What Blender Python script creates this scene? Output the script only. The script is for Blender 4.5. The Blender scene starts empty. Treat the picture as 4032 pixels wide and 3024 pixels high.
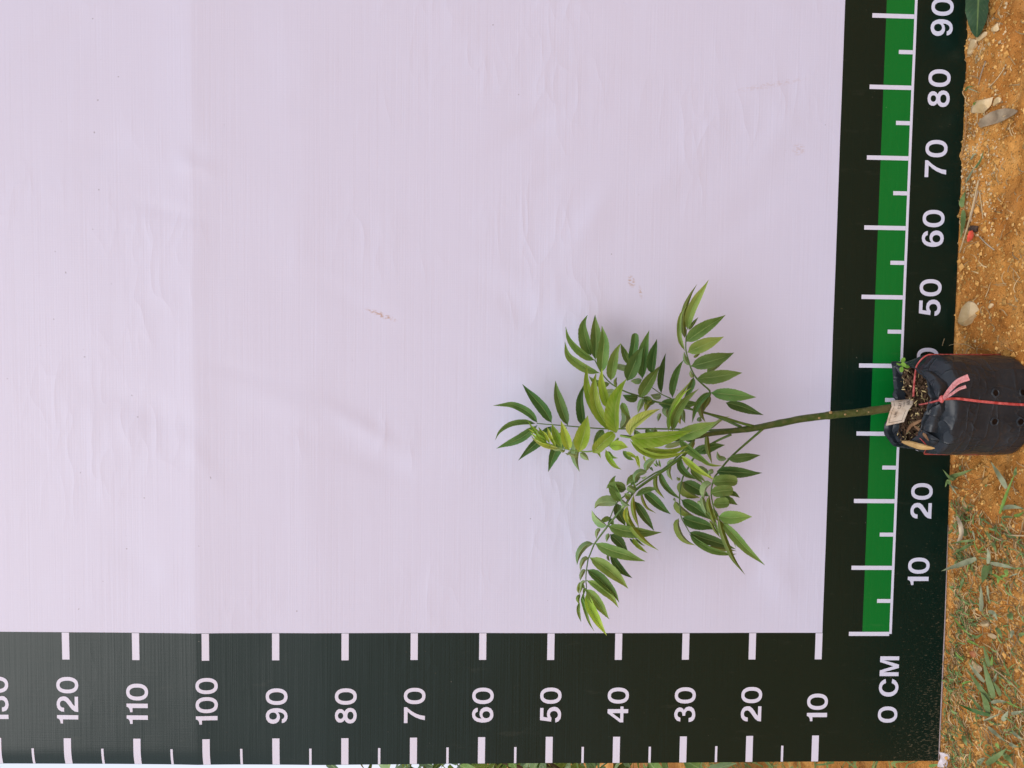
import bpy, bmesh, math, random
import numpy as np
from mathutils import Matrix, Vector, noise
from mathutils.geometry import intersect_line_plane
random.seed(7)
SC = bpy.context.scene
COL = SC.collection

# ------------------------------------------------------------------ camera
# plan in centimetres: X right along the banner, Y away from the viewer (banner plane Y=0), Z up from the ruler's zero
ZG = -9.1                                    # the ground under the banner, in ruler centimetres
CAM = np.array([42.0943, -106.0983, 60.122])
RIGHT = np.array([0.0139, -0.0358, -0.9993]); UP = np.array([0.9986, 0.0515, 0.0121]); FWD = np.array([-0.051, 0.998, -0.0364])
RIGHT /= np.linalg.norm(RIGHT); FWD -= RIGHT * FWD.dot(RIGHT); FWD /= np.linalg.norm(FWD); UP = np.cross(RIGHT, FWD)
FPX = 1594.67 * 4032 / 2212
def M(x, y, z): return Vector((x / 100, y / 100, (z - ZG) / 100))
cd = bpy.data.cameras.new('camera'); cam = bpy.data.objects.new('camera', cd); COL.objects.link(cam)
cd.sensor_width = 36; cd.sensor_fit = 'HORIZONTAL'; cd.lens = FPX / 4032 * 36; cd.clip_start = 0.02; cd.clip_end = 500
mw = Matrix.Identity(4)
for i in range(3):
    mw[i][0], mw[i][1], mw[i][2] = RIGHT[i], UP[i], -FWD[i]
loc = M(*CAM)
for i in range(3): mw[i][3] = loc[i]
cam.matrix_world = mw
SC.camera = cam

# ------------------------------------------------------------------ sky, sun, exposure
SUN_EL, SUN_AZ = math.radians(40), math.radians(195)       # azimuth measured from +Y, clockwise
w = bpy.data.worlds.new('World'); SC.world = w; w.use_nodes = True
nt = w.node_tree; bg = nt.nodes['Background']
sky = nt.nodes.new('ShaderNodeTexSky'); sky.sky_type = 'NISHITA'; sky.sun_disc = False
sky.sun_elevation = SUN_EL; sky.sun_rotation = SUN_AZ; sky.air_density = 1.0; sky.dust_density = 5.0; sky.ozone_density = 1.0
cloud = nt.nodes.new('ShaderNodeMixRGB'); cloud.inputs[0].default_value = 0.72; cloud.inputs[2].default_value = (12.2, 12.8, 14.8, 1)   # even cloud cover over the clear sky
nt.links.new(sky.outputs[0], cloud.inputs[1]); nt.links.new(cloud.outputs[0], bg.inputs[0]); bg.inputs[1].default_value = 0.088
sd = bpy.data.lights.new('sun', 'SUN'); sd.energy = 0.95; sd.angle = math.radians(37); sd.color = (0.98, 0.98, 0.99)
sun = bpy.data.objects.new('sun', sd); COL.objects.link(sun)
sdir = Vector((math.sin(SUN_AZ) * math.cos(SUN_EL), math.cos(SUN_AZ) * math.cos(SUN_EL), math.sin(SUN_EL)))
sun.rotation_euler = sdir.to_track_quat('Z', 'Y').to_euler(); sun.location = (0, -2, 5)
SC.view_settings.view_transform = 'Standard'; SC.view_settings.look = 'None'
SC.view_settings.exposure = 0.09; SC.view_settings.gamma = 1.0; SC.view_settings.use_curve_mapping = False

# ------------------------------------------------------------------ pixel of the photograph -> place
def ray(px, py): return RIGHT * ((px - 2016) / FPX) + UP * (-(py - 1512) / FPX) + FWD
def at(px, py, d):                    # the point d cm in front of the banner seen at that pixel
    r = ray(px, py); t = (-d - CAM[1]) / r[1]; return CAM + r * t
def atz(px, py, z):                   # the point at height z seen at that pixel
    r = ray(px, py); t = (z - CAM[2]) / r[2]; return CAM + r * t
ZOOM = {'1': (2200, 1200, 5.53), '2': (2500, 1400, 5.53), '3': (2200, 1480, 5.53), '4': (2500, 1600, 5.53), '5': (2300, 1820, 5.53),
        '6': (2620, 1800, 5.53), '7': (2640, 1980, 5.53), '8': (2240, 2100, 5.53), 'A': (1900, 1080, 2.765), 'B': (2500, 1080, 2.765),
        'C': (1900, 1480, 2.765), 'D': (2500, 1480, 2.765), 'E': (2200, 1880, 2.4578), 'G': (3232, 1250, 2.765), 'S': (0, 0, 1.0),
        'H': (3732, 1800, 2.767), 'J': (3680, 2400, 2.66), 'K': (3732, 450, 3.017), 'L': (3782, 0, 3.32), 'N': (3480, 1380, 7.373), 'O': (3480, 1590, 7.373)}
def zp(r, x, y): o = ZOOM[r]; return (o[0] + x / o[2], o[1] + y / o[2])

# ------------------------------------------------------------------ object helpers
def link_mesh(name, verts, faces, mat, parent=None, org=(0, 0, 0), smooth=True, uvs=None):
    me = bpy.data.meshes.new(name)
    o3 = Vector(org)
    me.from_pydata([Vector(v) - o3 for v in verts], [], faces)
    if uvs is not None:
        uv = me.uv_layers.new(name='UVMap')
        vi = np.empty(len(me.loops), dtype=np.int32); me.loops.foreach_get('vertex_index', vi)
        uv.data.foreach_set('uv', np.asarray(uvs, dtype=np.float32)[vi].ravel())
    if smooth: me.polygons.foreach_set('use_smooth', [True] * len(me.polygons))
    me.materials.append(mat); me.update()
    o = bpy.data.objects.new(name, me); COL.objects.link(o)
    if parent is not None: o.parent = parent
    else: o.location = o3
    return o
def tag(o, label, cat, group=None):
    o['label'] = label; o['category'] = cat
    if group: o['group'] = group
    return o
def thing(name, loc, label, cat, group=None):
    o = bpy.data.objects.new(name, None); COL.objects.link(o); o.location = loc; o.empty_display_size = 0.02
    return tag(o, label, cat, group)
def kind(o, k, label=None):
    o['kind'] = k
    if label: o['label'] = label
    return o
def spline(pts, n):                   # Catmull-Rom through the points, any dimension
    P = [np.array(p, float) for p in pts]
    if len(P) == 2: return [P[0] + (P[1] - P[0]) * i / n for i in range(n + 1)]
    P = [2 * P[0] - P[1]] + P + [2 * P[-1] - P[-2]]
    L = [np.linalg.norm(P[i + 1][:2] - P[i][:2]) + 1e-6 for i in range(1, len(P) - 2)]
    cum = np.concatenate([[0], np.cumsum(L)]); out = []
    for i in range(n + 1):
        s = cum[-1] * i / n; k = min(int(np.searchsorted(cum, s, 'right')) - 1, len(L) - 1); t = (s - cum[k]) / L[k]
        a, b, c, d = P[k], P[k + 1], P[k + 2], P[k + 3]
        out.append(0.5 * (2 * b + (c - a) * t + (2 * a - 5 * b + 4 * c - d) * t * t + (3 * b - a - 3 * c + d) * t ** 3))
    return out
def tube(path, radii, sides=8, flat=1.0, cap=True):      # path in cm -> verts (metres), faces
    V, F = [], []; n = len(path); prev = None
    for i, p in enumerate(path):
        t = np.array(path[min(i + 1, n - 1)]) - np.array(path[max(i - 1, 0)]); t = t / (np.linalg.norm(t) + 1e-9)
        if prev is None: a = np.cross(t, [0.3, 1, 0.2]); a /= np.linalg.norm(a)
        else: a = prev - t * prev.dot(t); a /= np.linalg.norm(a)
        prev = a; b = np.cross(t, a)
        r = radii[i] if hasattr(radii, '__len__') else radii
        for k in range(sides):
            th = 2 * math.pi * k / sides
            V.append(M(*(np.array(p) + r * (a * math.cos(th) + b * math.sin(th) * flat))))
    for i in range(n - 1):
        for k in range(sides): F.append((i * sides + k, i * sides + (k + 1) % sides, (i + 1) * sides + (k + 1) % sides, (i + 1) * sides + k))
    if cap: F.append(tuple(range(sides))[::-1]); F.append(tuple((n - 1) * sides + k for k in range(sides)))
    return V, F
def nz(x, y, z=0.0): return noise.noise(Vector((x, y, z)))
def fbm(x, y, z=0.0, o=4): return noise.fractal(Vector((x, y, z)), 1.0, 2.0, o)

# ------------------------------------------------------------------ material helpers
class Mat:
    def __init__(s, name, rough=0.5, spec=0.5):
        s.m = bpy.data.materials.new(name); s.m.use_nodes = True; s.t = s.m.node_tree; s.b = s.t.nodes['Principled BSDF']
        s.b.inputs['Roughness'].default_value = rough; s.b.inputs['Specular IOR Level'].default_value = spec
    def n(s, t, **kw):
        x = s.t.nodes.new('ShaderNode' + t)
        for k, v in kw.items(): setattr(x, k, v)
        return x
    def l(s, a, b): s.t.links.new(a, b)
    def noise(s, vec, scale, detail=4, rough=0.5):
        x = s.n('TexNoise'); x.inputs['Scale'].default_value = scale; x.inputs['Detail'].default_value = detail; x.inputs['Roughness'].default_value = rough
        if vec is not None: s.l(vec, x.inputs['Vector'])
        return x.outputs['Fac']
    def ramp(s, fac, stops):
        x = s.n('ValToRGB'); e = x.color_ramp.elements
        while len(e) < len(stops): e.new(0.5)
        for q, (p, c) in zip(e, stops): q.position = p; q.color = (c[0], c[1], c[2], 1) if hasattr(c, '__len__') else (c, c, c, 1)
        s.l(fac, x.inputs[0]); return x.outputs[0]
    def mix(s, fac, a, b, mode='MIX'):
        x = s.n('MixRGB', blend_type=mode)
        for i, q in enumerate((fac, a, b)):
            if isinstance(q, (int, float)): x.inputs[i].default_value = q if i == 0 else (q, q, q, 1)
            elif isinstance(q, tuple): x.inputs[i].default_value = (*q, 1)
            else: s.l(q, x.inputs[i])
        return x.outputs[0]
    def math(s, op, a, b=0.0, c=0.0):
        x = s.n('Math', operation=op)
        for i, q in enumerate((a, b, c)):
            if isinstance(q, (int, float)): x.inputs[i].default_value = q
            else: s.l(q, x.inputs[i])
        return x.outputs[0]
    def mapping(s, vec, scale, rot=(0, 0, 0)):
        x = s.n('Mapping'); x.inputs['Scale'].default_value = scale; x.inputs['Rotation'].default_value = rot; s.l(vec, x.inputs['Vector']); return x.outputs[0]
    def pos(s): return s.n('NewGeometry').outputs['Position']
    def obj(s): return s.n('TexCoord').outputs['Object']
    def rand(s): return s.n('ObjectInfo').outputs['Random']
    def island(s): return s.n('NewGeometry').outputs['Random Per Island']
    def bump(s, h, strength, dist=0.001):
        x = s.n('Bump'); x.inputs['Strength'].default_value = strength; x.inputs['Distance'].default_value = dist
        s.l(h, x.inputs['Height']); s.l(x.outputs[0], s.b.inputs['Normal']); return x
    def col(s, c):
        if isinstance(c, tuple): s.b.inputs['Base Color'].default_value = (*c, 1)
        else: s.l(c, s.b.inputs['Base Color'])
        return s

def vinyl(name, colour, rough, spec, dirt=False, smudge=False):
    m = Mat(name, rough, spec); p = m.pos()
    # woven scrim: threads run along the banner, irregular, plus a finer cross weave
    thread = m.noise(m.mapping(p, (6, 6, 420)), 1.0, 2); cross = m.noise(m.mapping(p, (520, 6, 14)), 1.0, 1)
    coarse = m.noise(m.mapping(p, (3, 3, 150)), 1.0, 1)
    hgt = m.math('ADD', m.math('MULTIPLY', thread, 0.6), m.math('ADD', m.math('MULTIPLY', cross, 0.3), m.math('MULTIPLY', coarse, 0.6)))
    b1 = m.bump(hgt, 0.22, 0.0012)
    def ridge(sc, rot, pw):
        q = m.noise(m.mapping(p, sc, rot), 1.0, 2, 0.5); return m.math('POWER', m.math('SUBTRACT', 1.0, m.math('ABSOLUTE', m.math('SUBTRACT', m.math('MULTIPLY', q, 2.0), 1.0))), pw)
    where = m.ramp(m.noise(p, 4.5, 2), [(0.50, 0), (0.72, 1)])
    wr = m.math('ADD', m.math('MULTIPLY', ridge((6, 3, 15), (0, 0.6, 0), 9.0), where), m.math('MULTIPLY', ridge((4, 3, 11), (0, -0.8, 0), 12.0), where))
    soft = m.noise(m.mapping(p, (3.5, 3, 8), (0, 0.4, 0)), 1.0, 1)
    b2 = m.n('Bump'); b2.inputs['Strength'].default_value = 0.075 if smudge else 0.025; b2.inputs['Distance'].default_value = 0.010
    m.l(m.math('ADD', wr, m.math('MULTIPLY', soft, 1.3)), b2.inputs['Height']); m.l(b1.outputs[0], b2.inputs['Normal']); m.l(b2.outputs[0], m.b.inputs['Normal'])
    c = m.mix(m.math('MULTIPLY', m.noise(p, 3.0, 3), 0.05), colour, tuple(x * 0.8 for x in colour))
    if smudge:
        # mud smears and a few specks on the white
        for (px, py, sx, sz, rot, amt) in ((1502, 1240, 0.0045, 0.027, -0.36, .8), (2487, 1108, 0.010, 0.006, 0.3, .8), (2522, 1150, 0.011, 0.003, 0.2, .6), (3145, 588, 0.010, 0.011, 0, .35), (3030, 335, 0.005, 0.06, 0.2, .2), (1370, 1290, .004, .03, 0, .0)):
            q = M(*at(px, py, 0))
            mp = m.n('Mapping', vector_type='POINT'); mp.inputs['Location'].default_value = (-q.x, 0, -q.z); m.l(p, mp.inputs['Vector'])
            m2 = m.n('Mapping'); m2.inputs['Rotation'].default_value = (0, rot, 0); m2.inputs['Scale'].default_value = (1, 1, 1); m.l(mp.outputs[0], m2.inputs['Vector'])
            sp = m.n('SeparateXYZ'); m.l(m2.outputs[0], sp.inputs[0])
            e = m.math('ADD', m.math('POWER', m.math('ABSOLUTE', m.math('DIVIDE', sp.outputs[0], sx)), 2.0), m.math('POWER', m.math('ABSOLUTE', m.math('DIVIDE', sp.outputs[2], sz)), 2.0))
            f = m.math('SUBTRACT', 1.0, m.math('MINIMUM', e, 1.0))
            f = m.math('MULTIPLY', f, m.math('MULTIPLY', m.ramp(m.noise(m.mapping(p, (1, 1, 0.5)), 420, 4), [(0.44, 0), (0.60, 1)]), amt))
            c = m.mix(f, c, (0.42, 0.24, 0.12))
        c = m.mix(m.ramp(m.noise(p, 190, 0), [(0.885, 0), (0.90, 0.5)]), c, (0.15, 0.13, 0.13))
    if not smudge and name != 'white_print':
        c = m.mix(m.ramp(m.noise(p, 230, 1), [(0.80, 0), (0.84, 0.3)]), c, (0.42, 0.40, 0.34))
        scuff = m.math('MULTIPLY', m.ramp(m.noise(m.mapping(p, (60, 8, 14), (0, 0.9, 0)), 1.0, 5, 0.7), [(0.60, 0), (0.80, 0.05)]), 1.0); c = m.mix(scuff, c, (0.36, 0.33, 0.26))
    if dirt:
        # rain-splashed mud: denser towards the foot of the banner and its left corner
        sp = m.n('SeparateXYZ'); m.l(p, sp.inputs[0])
        low = m.math('SUBTRACT', 1.0, m.math('MINIMUM', m.math('DIVIDE', sp.outputs[2], 0.14), 1.0))
        left = m.math('SUBTRACT', 1.0, m.math('MINIMUM', m.math('MAXIMUM', m.math('DIVIDE', m.math('ADD', sp.outputs[0], 0.20), 0.42), 0.0), 1.0))
        dens = m.math('ADD', m.math('MULTIPLY', low, 0.05), m.math('MULTIPLY', m.math('MULTIPLY', low, left), 0.15))
        spk = m.noise(m.mapping(p, (620, 620, 170), (0, -0.35, 0)), 1.0, 3, 0.6)
        f = m.math('GREATER_THAN', m.math('ADD', spk, dens), 0.745)
        haze = m.math('MULTIPLY', m.math('MULTIPLY', low, left), m.noise(p, 30, 3))
        c = m.mix(m.math('MULTIPLY', haze, 0.035), c, (0.20, 0.13, 0.06))
        c = m.mix(m.math('MULTIPLY', f, 0.28), c, (0.26, 0.19, 0.10))
        m.l(m.math('ADD', m.math('MULTIPLY', f, 0.4), rough), m.b.inputs['Roughness'])
    return m.col(c).m
MWHITE = vinyl('white_vinyl', (0.605, 0.618, 0.775), 0.40, 0.4, smudge=True)
MMARK = vinyl('white_print', (0.67, 0.68, 0.82), 0.42, 0.4)
MDARK = vinyl('dark_green_print', (0.0005, 0.0125, 0.0085), 0.31, 0.34, dirt=True)
MGREEN = vinyl('green_print', (0.001, 0.160, 0.022), 0.38, 0.28)

def leaf_mat(name, base, edge, rib, rough=0.40, trans=0.2, pucker=0.25):
    m = Mat(name, rough, 0.6)
    uv = m.n('UVMap').outputs[0]; sp = m.n('SeparateXYZ'); m.l(uv, sp.inputs[0]); u, v = sp.outputs[0], sp.outputs[1]
    a = m.math('ABSOLUTE', m.math('SUBTRACT', v, 0.5))                      # 0 at the midrib, 0.5 at the margin
    ribm = m.math('SUBTRACT', 1.0, m.math('MINIMUM', m.math('DIVIDE', a, 0.055), 1.0))
    vein = m.math('SINE', m.math('MULTIPLY', m.math('SUBTRACT', m.math('MULTIPLY', u, 11.0), m.math('MULTIPLY', a, 5.0)), 6.2832))
    vm = m.math('MULTIPLY', m.math('POWER', m.math('MAXIMUM', vein, 0.0), 8.0), 0.11)
    p = m.obj(); big = m.noise(p, 75, 4); fine = m.noise(p, 420, 3)
    c = m.mix(m.ramp(big, [(0.32, 0), (0.68, 1)]), base, edge)
    c = m.mix(m.math('MULTIPLY', fine, 0.25), c, tuple(x * 0.6 for x in base))
    drift = m.math('ADD', m.math('MULTIPLY', u, m.math('SUBTRACT', m.rand(), 0.35)), m.math('MULTIPLY', m.math('SUBTRACT', m.noise(p, 28, 2), 0.5), 1.2))
    c = m.mix(m.ramp(drift, [(0.0, 0), (0.55, 0.55)]), c, tuple(min(1, x * y) for x, y in zip(edge, (1.45, 1.22, 1.1))))
    hs = m.n('HueSaturation'); m.l(c, hs.inputs['Color'])
    m.l(m.math('ADD', 0.74, m.math('MULTIPLY', m.rand(), 0.5)), hs.inputs['Value'])
    m.l(m.math('ADD', 0.480, m.math('MULTIPLY', m.math('FRACT', m.math('MULTIPLY', m.rand(), 7.3)), 0.034)), hs.inputs['Hue']); c = hs.outputs[0]
    c = m.mix(m.ramp(m.noise(p, 210, 2), [(0.70, 0), (0.76, 0.55)]), c, (0.30, 0.24, 0.09))
    c = m.mix(m.math('MULTIPLY', vm, 1.0), c, rib); c = m.mix(m.math('MULTIPLY', ribm, 0.85), c, rib)
    m.col(c)
    h = m.math('ADD', m.math('MULTIPLY', vein, -0.2), m.math('ADD', m.math('MULTIPLY', ribm, -1.0), m.math('MULTIPLY', m.noise(p, 130, 2), 1.6)))
    m.bump(h, pucker, 0.0012)
    tr = m.n('BsdfTranslucent'); m.l(m.mix(0.5, c, m.mix(1.0, c, (1.0, 0.95, 0.35), 'MULTIPLY')), tr.inputs[0])
    mx = m.n('MixShader'); mx.inputs[0].default_value = trans
    m.l(m.b.outputs[0], mx.inputs[1]); m.l(tr.outputs[0], mx.inputs[2]); m.l(mx.outputs[0], m.t.nodes['Material Output'].inputs[0])
    return m.m
LM = {'d': leaf_mat('leaf_mature', (0.074, 0.168, 0.042), (0.122, 0.232, 0.070), (0.36, 0.50, 0.20)),
      'm': leaf_mat('leaf_grown', (0.145, 0.270, 0.060), (0.230, 0.365, 0.105), (0.46, 0.60, 0.24)),
      'p': leaf_mat('leaf_underside', (0.175, 0.290, 0.100), (0.235, 0.350, 0.135), (0.40, 0.53, 0.23), 0.55),
      'o': leaf_mat('leaf_backlit_underside', (0.135, 0.200, 0.022), (0.200, 0.265, 0.035), (0.36, 0.45, 0.12), 0.5, 0.28),  # underside, with the yellow of light shining through put into its colour
      'b': leaf_mat('leaf_young', (0.265, 0.470, 0.035), (0.430, 0.600, 0.120), (0.60, 0.74, 0.28), 0.36, 0.33, 0.45),
      'y': leaf_mat('leaf_newest', (0.500, 0.610, 0.120), (0.720, 0.760, 0.300), (0.60, 0.74, 0.28), 0.34, 0.33, 0.7)}
def simple(name, a, b, scale=60, rough=0.6, spec=0.3, bump=0.3, dist=0.001, rnd=0.0, isl=0.0):
    m = Mat(name, rough, spec); p = m.obj()
    c = m.mix(m.ramp(m.noise(p, scale, 5, 0.6), [(0.35, 0), (0.65, 1)]), a, b)
    if rnd or isl:
        hs = m.n('HueSaturation'); m.l(c, hs.inputs['Color'])
        src = m.island() if isl else m.rand(); k = isl or rnd
        m.l(m.math('ADD', 1 - k / 2, m.math('MULTIPLY', src, k)), hs.inputs['Value']); c = hs.outputs[0]
    m.col(c)
    if bump: m.bump(m.noise(p, scale * 2.2, 4, 0.6), bump, dist)
    return m.m

# ------------------------------------------------------------------ ground
def patch(X, Y): return max(0.0, 1 - abs(X - 67) / 12) * max(0.0, 1 - abs(Y + 3) / 5)
def gh(X, Y):                          # height of the soil in cm above ZG
    far = min(1.0, max(0.0, (max(abs(X - 36) - 75, 0) + max(abs(Y) - 40, 0)) / 80))
    h = 0.55 * fbm(X * .05, Y * .05, 1) + 0.46 * fbm(X * .26, Y * .26, 3) + 0.26 * fbm(X * .8, Y * .8, 7, 3)
    h += 0.75 * min(1, max(0, (X - 15) / 55)) * math.exp(-((Y + 1) / 5.0) ** 2)           # loose soil banked against the foot of the banner
    h -= 0.45 * math.exp(-((Y + .8) / 1.6) ** 2) * min(1, max(0, (22 - X) / 20))           # and washed out under its left end
    return h * (1 - far) + far * 2.0 * fbm(X * .01, Y * .01, 5) - 0.15
def axis(lo, hi, step, far):
    a = list(np.arange(lo, hi + 1e-6, step)); s = step
    left, right = [], []
    x = lo
    while x > -far: s *= 1.35; x -= s; left.append(x)
    s = step; x = hi
    while x < far: s *= 1.35; x += s; right.append(x)
    return left[::-1] + a + right
gx, gy = axis(-32, 102, 0.42, 20000), axis(-24, 10, 0.42, 20000)
V = [M(x, y, ZG + gh(x, y)) for y in gy for x in gx]; nx = len(gx)
F = [(j * nx + i, j * nx + i + 1, (j + 1) * nx + i + 1, (j + 1) * nx + i) for j in range(len(gy) - 1) for i in range(nx - 1)]
m = Mat('orange_soil', 0.9, 0.15); p = m.pos()
c = m.ramp(m.noise(p, 26, 6, 0.62), [(0.30, (0.30, 0.115, 0.022)), (0.44, (0.62, 0.265, 0.056)), (0.60, (0.80, 0.385, 0.100)), (0.76, (0.88, 0.54, 0.22))])
c = m.mix(m.ramp(m.noise(p, 7, 3), [(0.42, 0), (0.62, 0.7)]), c, (0.44, 0.155, 0.030))
c = m.mix(m.ramp(m.noise(p, 240, 3, 0.7), [(0.57, 0), (0.68, 0.85)]), c, (0.13, 0.055, 0.016))
c = m.mix(m.ramp(m.noise(p, 330, 2, 0.6), [(0.70, 0), (0.76, 0.7)]), c, (0.60, 0.43, 0.22))
m.col(c); m.bump(m.math('ADD', m.noise(p, 170, 6, 0.7), m.math('MULTIPLY', m.noise(p, 600, 4, 0.7), 0.4)), 0.9, 0.004)
kind(link_mesh('ground', V, F, m.m), 'structure')
def G(px, py, h=0.0):                  # the spot on the soil seen at that pixel, h cm above it
    z = ZG + 0.2
    for _ in range(3): q = atz(px, py, z + h); z = ZG + gh(q[0], q[1])
    q = atz(px, py, z + h); return q

# ------------------------------------------------------------------ banner
rng = random.Random(3)
RIDGE = []                             # creases in the vinyl: (x, z, angle, length, width, height)
def crease(px, py, ang, ln, wd, ht): q = at(px, py, 0); RIDGE.append((q[0], q[2], ang, ln, wd, ht * 1.5))
crease(1420, 1680, 1.05, 6.0, 1.2, -.13); crease(1475, 1820, 1.15, 6, 1.6, .08); crease(775, 655, 1.3, 2.2, 1.2, -.16); crease(775, 640, .2, 2.5, 1.3, .10)
crease(655, 830, 1.35, 6, .7, .06); crease(2090, 1500, 1.1, 6, 2.0, -.09); crease(2350, 880, -.7, 6, 2.2, -.09); crease(2060, 1230, 0.9, 6, 2.0, .09)
crease(1150, 1600, 1.25, 6, 2.0, -.09); crease(1350, 1150, 1.0, 5, 1.6, .07); crease(2630, 700, -.8, 7, 2.4, -.08); crease(2950, 850, -.9, 6, 2, .07); crease(3080, 2290, .4, 4, 2, -.12)
crease(2980, 2220, -.5, 4, 1.6, .08); crease(560, 1600, 1.2, 8, 2.5, .10); crease(3050, 560, -.6, 5, 1.7, -.09)
for _ in range(26):
    RIDGE.append((rng.uniform(4, 95), rng.uniform(14, 120), rng.choice((1, -1)) * rng.uniform(.5, 1.35), rng.uniform(2, 6), rng.uniform(.8, 2.4), rng.choice((1, -1)) * rng.uniform(.04, .10)))
def bend_z(x): return 101.3
def surf(x, z):                        # depth of the vinyl at ruler coordinates x, z
    y = 0.10 * fbm(x * .035, z * .035, 11, 2) + 0.035 * fbm(x * .12, z * .12, 5, 2)
    t = z - bend_z(x)
    if t > 0: y += 0.018 * t
    y += -0.20 * math.exp(-math.sqrt(t * t + .5) / 3.2)
    t2 = z - 84 - .04 * x; y += -0.06 * math.exp(-(t2 / 3.5) ** 2)
    if x < -17: y += 0.055 * (x + 17) ** 2 * min(1, max(0, (z - 85) / 15))
    for (rx, rz, a, ln, wd, ht) in RIDGE:
        dx, dz = x - rx, z - rz
        if abs(dx) > 3 * ln or abs(dz) > 3 * ln: continue
        s = dx * math.cos(a) + dz * math.sin(a); q = -dx * math.sin(a) + dz * math.cos(a)
        if abs(s) < 2.6 * ln and abs(q) < 3 * wd: y += ht * math.exp(-(s / ln) ** 2 - (q / wd) ** 2)
    if z < 10: y *= max(0.35, (z + 9) / 19)
    if z < -4 and x > 45: y += 0.0
    return y
XL, XR, ZB, ZT = -19.55, 104.0, -9.05, 146.0
XS = sorted(set([round(v, 4) for v in np.arange(-19.55, 104.01, 0.75)] + [0.14, 104.0]))
ZS = sorted(set([round(v, 4) for v in np.arange(-9.05, 146.01, 0.75)] + [9.5, 3.45, -0.68, 146.0, 101.3, 101.1, 101.5]))
SURF = {}
def sf(x, z):
    k = (round(x, 4), round(z, 4))
    if k not in SURF: SURF[k] = surf(x, z)
    return SURF[k]
def sfi(x, z):                         # the surface as the lattice of the sheet carries it
    i = min(max(int(np.searchsorted(XS, x, 'right')) - 1, 0), len(XS) - 2); j = min(max(int(np.searchsorted(ZS, z, 'right')) - 1, 0), len(ZS) - 2)
    x0, x1, z0, z1 = XS[i], XS[i + 1], ZS[j], ZS[j + 1]; u, v = (x - x0) / (x1 - x0), (z - z0) / (z1 - z0)
    return sf(x0, z0) * (1 - u) * (1 - v) + sf(x1, z0) * u * (1 - v) + sf(x0, z1) * (1 - u) * v + sf(x1, z1) * u * v
def foot(x): return 0.5 * min(1, max(0, (x - 2) / 40))        # the lower edge lifts a little towards the right
banner = thing('measuring_banner', M(40, 0, ZG), 'large white vinyl banner with dark green centimetre scales and white numerals', 'banner')
BO = M(40, 0, ZG)
def sheet(name, rects, mat):
    V, F, idx = [], [], {}
    def vid(x, z):
        k = (x, z)
        if k not in idx:
            zz = z + foot(x) if z == ZS[0] else z
            idx[k] = len(V); V.append(M(x, sf(x, z), zz))
        return idx[k]
    for (x0, x1, z0, z1) in rects:
        xs = [v for v in XS if x0 - 1e-6 <= v <= x1 + 1e-6]; zs = [v for v in ZS if z0 - 1e-6 <= v <= z1 + 1e-6]
        for a, b in zip(xs, xs[1:]):
            for c_, d in zip(zs, zs[1:]): F.append((vid(a, c_), vid(b, c_), vid(b, d), vid(a, d)))
    return link_mesh(name, V, F, mat, banner, BO)
sheet('white_panel', [(0.14, XR, 9.5, ZT)], MWHITE)
sheet('dark_border', [(XL, 0.14, 9.5, ZT), (XL, XR, 3.45, 9.5), (XL, 0.14, -0.68, 3.45), (XL, XR, ZB, -0.68)], MDARK)
sheet('green_band', [(0.14, XR, -0.68, 3.45)], MGREEN)
def cut(bm):                           # cut a flat shape (x, z in bm.co.xy) along the lattice and lay it on the vinyl
    x0 = min(v.co.x for v in bm.verts); x1 = max(v.co.x for v in bm.verts); z0 = min(v.co.y for v in bm.verts); z1 = max(v.co.y for v in bm.verts)
    for a in XS:
        if x0 < a < x1: bmesh.ops.bisect_plane(bm, geom=bm.verts[:] + bm.edges[:] + bm.faces[:], plane_co=(a, 0, 0), plane_no=(1, 0, 0))
    for a in ZS:
        if z0 < a < z1: bmesh.ops.bisect_plane(bm, geom=bm.verts[:] + bm.edges[:] + bm.faces[:], plane_co=(0, a, 0), plane_no=(0, 1, 0))
    bm.verts.index_update()
    V = [M(v.co.x, sfi(v.co.x, v.co.y) - 0.035, v.co.y) for v in bm.verts]; F = [tuple(v.index for v in f.verts) for f in bm.faces]
    # faces look towards the viewer
    bm.free(); return V, F
def mark(name, x0, x1, z0, z1):
    bm = bmesh.new(); bm.faces.new([bm.verts.new((a, b, 0)) for a, b in ((x0, z0), (x1, z0), (x1, z1), (x0, z1))])
    V, F = cut(bm); return link_mesh(name, V, F, MMARK, banner, BO)
mark('base_line', 0.0, 103.9, -1.0, -0.62)
for k in range(0, 104, 5):
    if k % 10 == 0: mark('tick', k - .31, k + .31, -0.61, 5.5)
    else: mark('tick', k - .29, k + .29, -0.61, 1.43)
for k in range(10, 146, 5):
    if k % 10 == 0:
        mark('tick', -3.88, 0.10, k - .52, k + .52); mark('tick', -19.5, -15.52, k - .52, k + .52)
    elif k < 145: mark('tick', -19.5, -17.05, k - .17, k + .17)
def font_mesh(txt, weight=0.0):
    cu = bpy.data.curves.new('txt', 'FONT'); cu.body = txt; cu.size = 1.0; cu.offset = weight; cu.resolution_u = 5
    o = bpy.data.objects.new('txt', cu); COL.objects.link(o)
    bpy.context.view_layer.update()
    me = bpy.data.meshes.new_from_object(o.evaluated_get(bpy.context.evaluated_depsgraph_get()))
    bpy.data.objects.remove(o); bpy.data.curves.remove(cu)
    bm = bmesh.new(); bm.from_mesh(me); bpy.data.meshes.remove(me)
    bmesh.ops.remove_doubles(bm, verts=bm.verts, dist=1e-5)
    return bm
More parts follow.
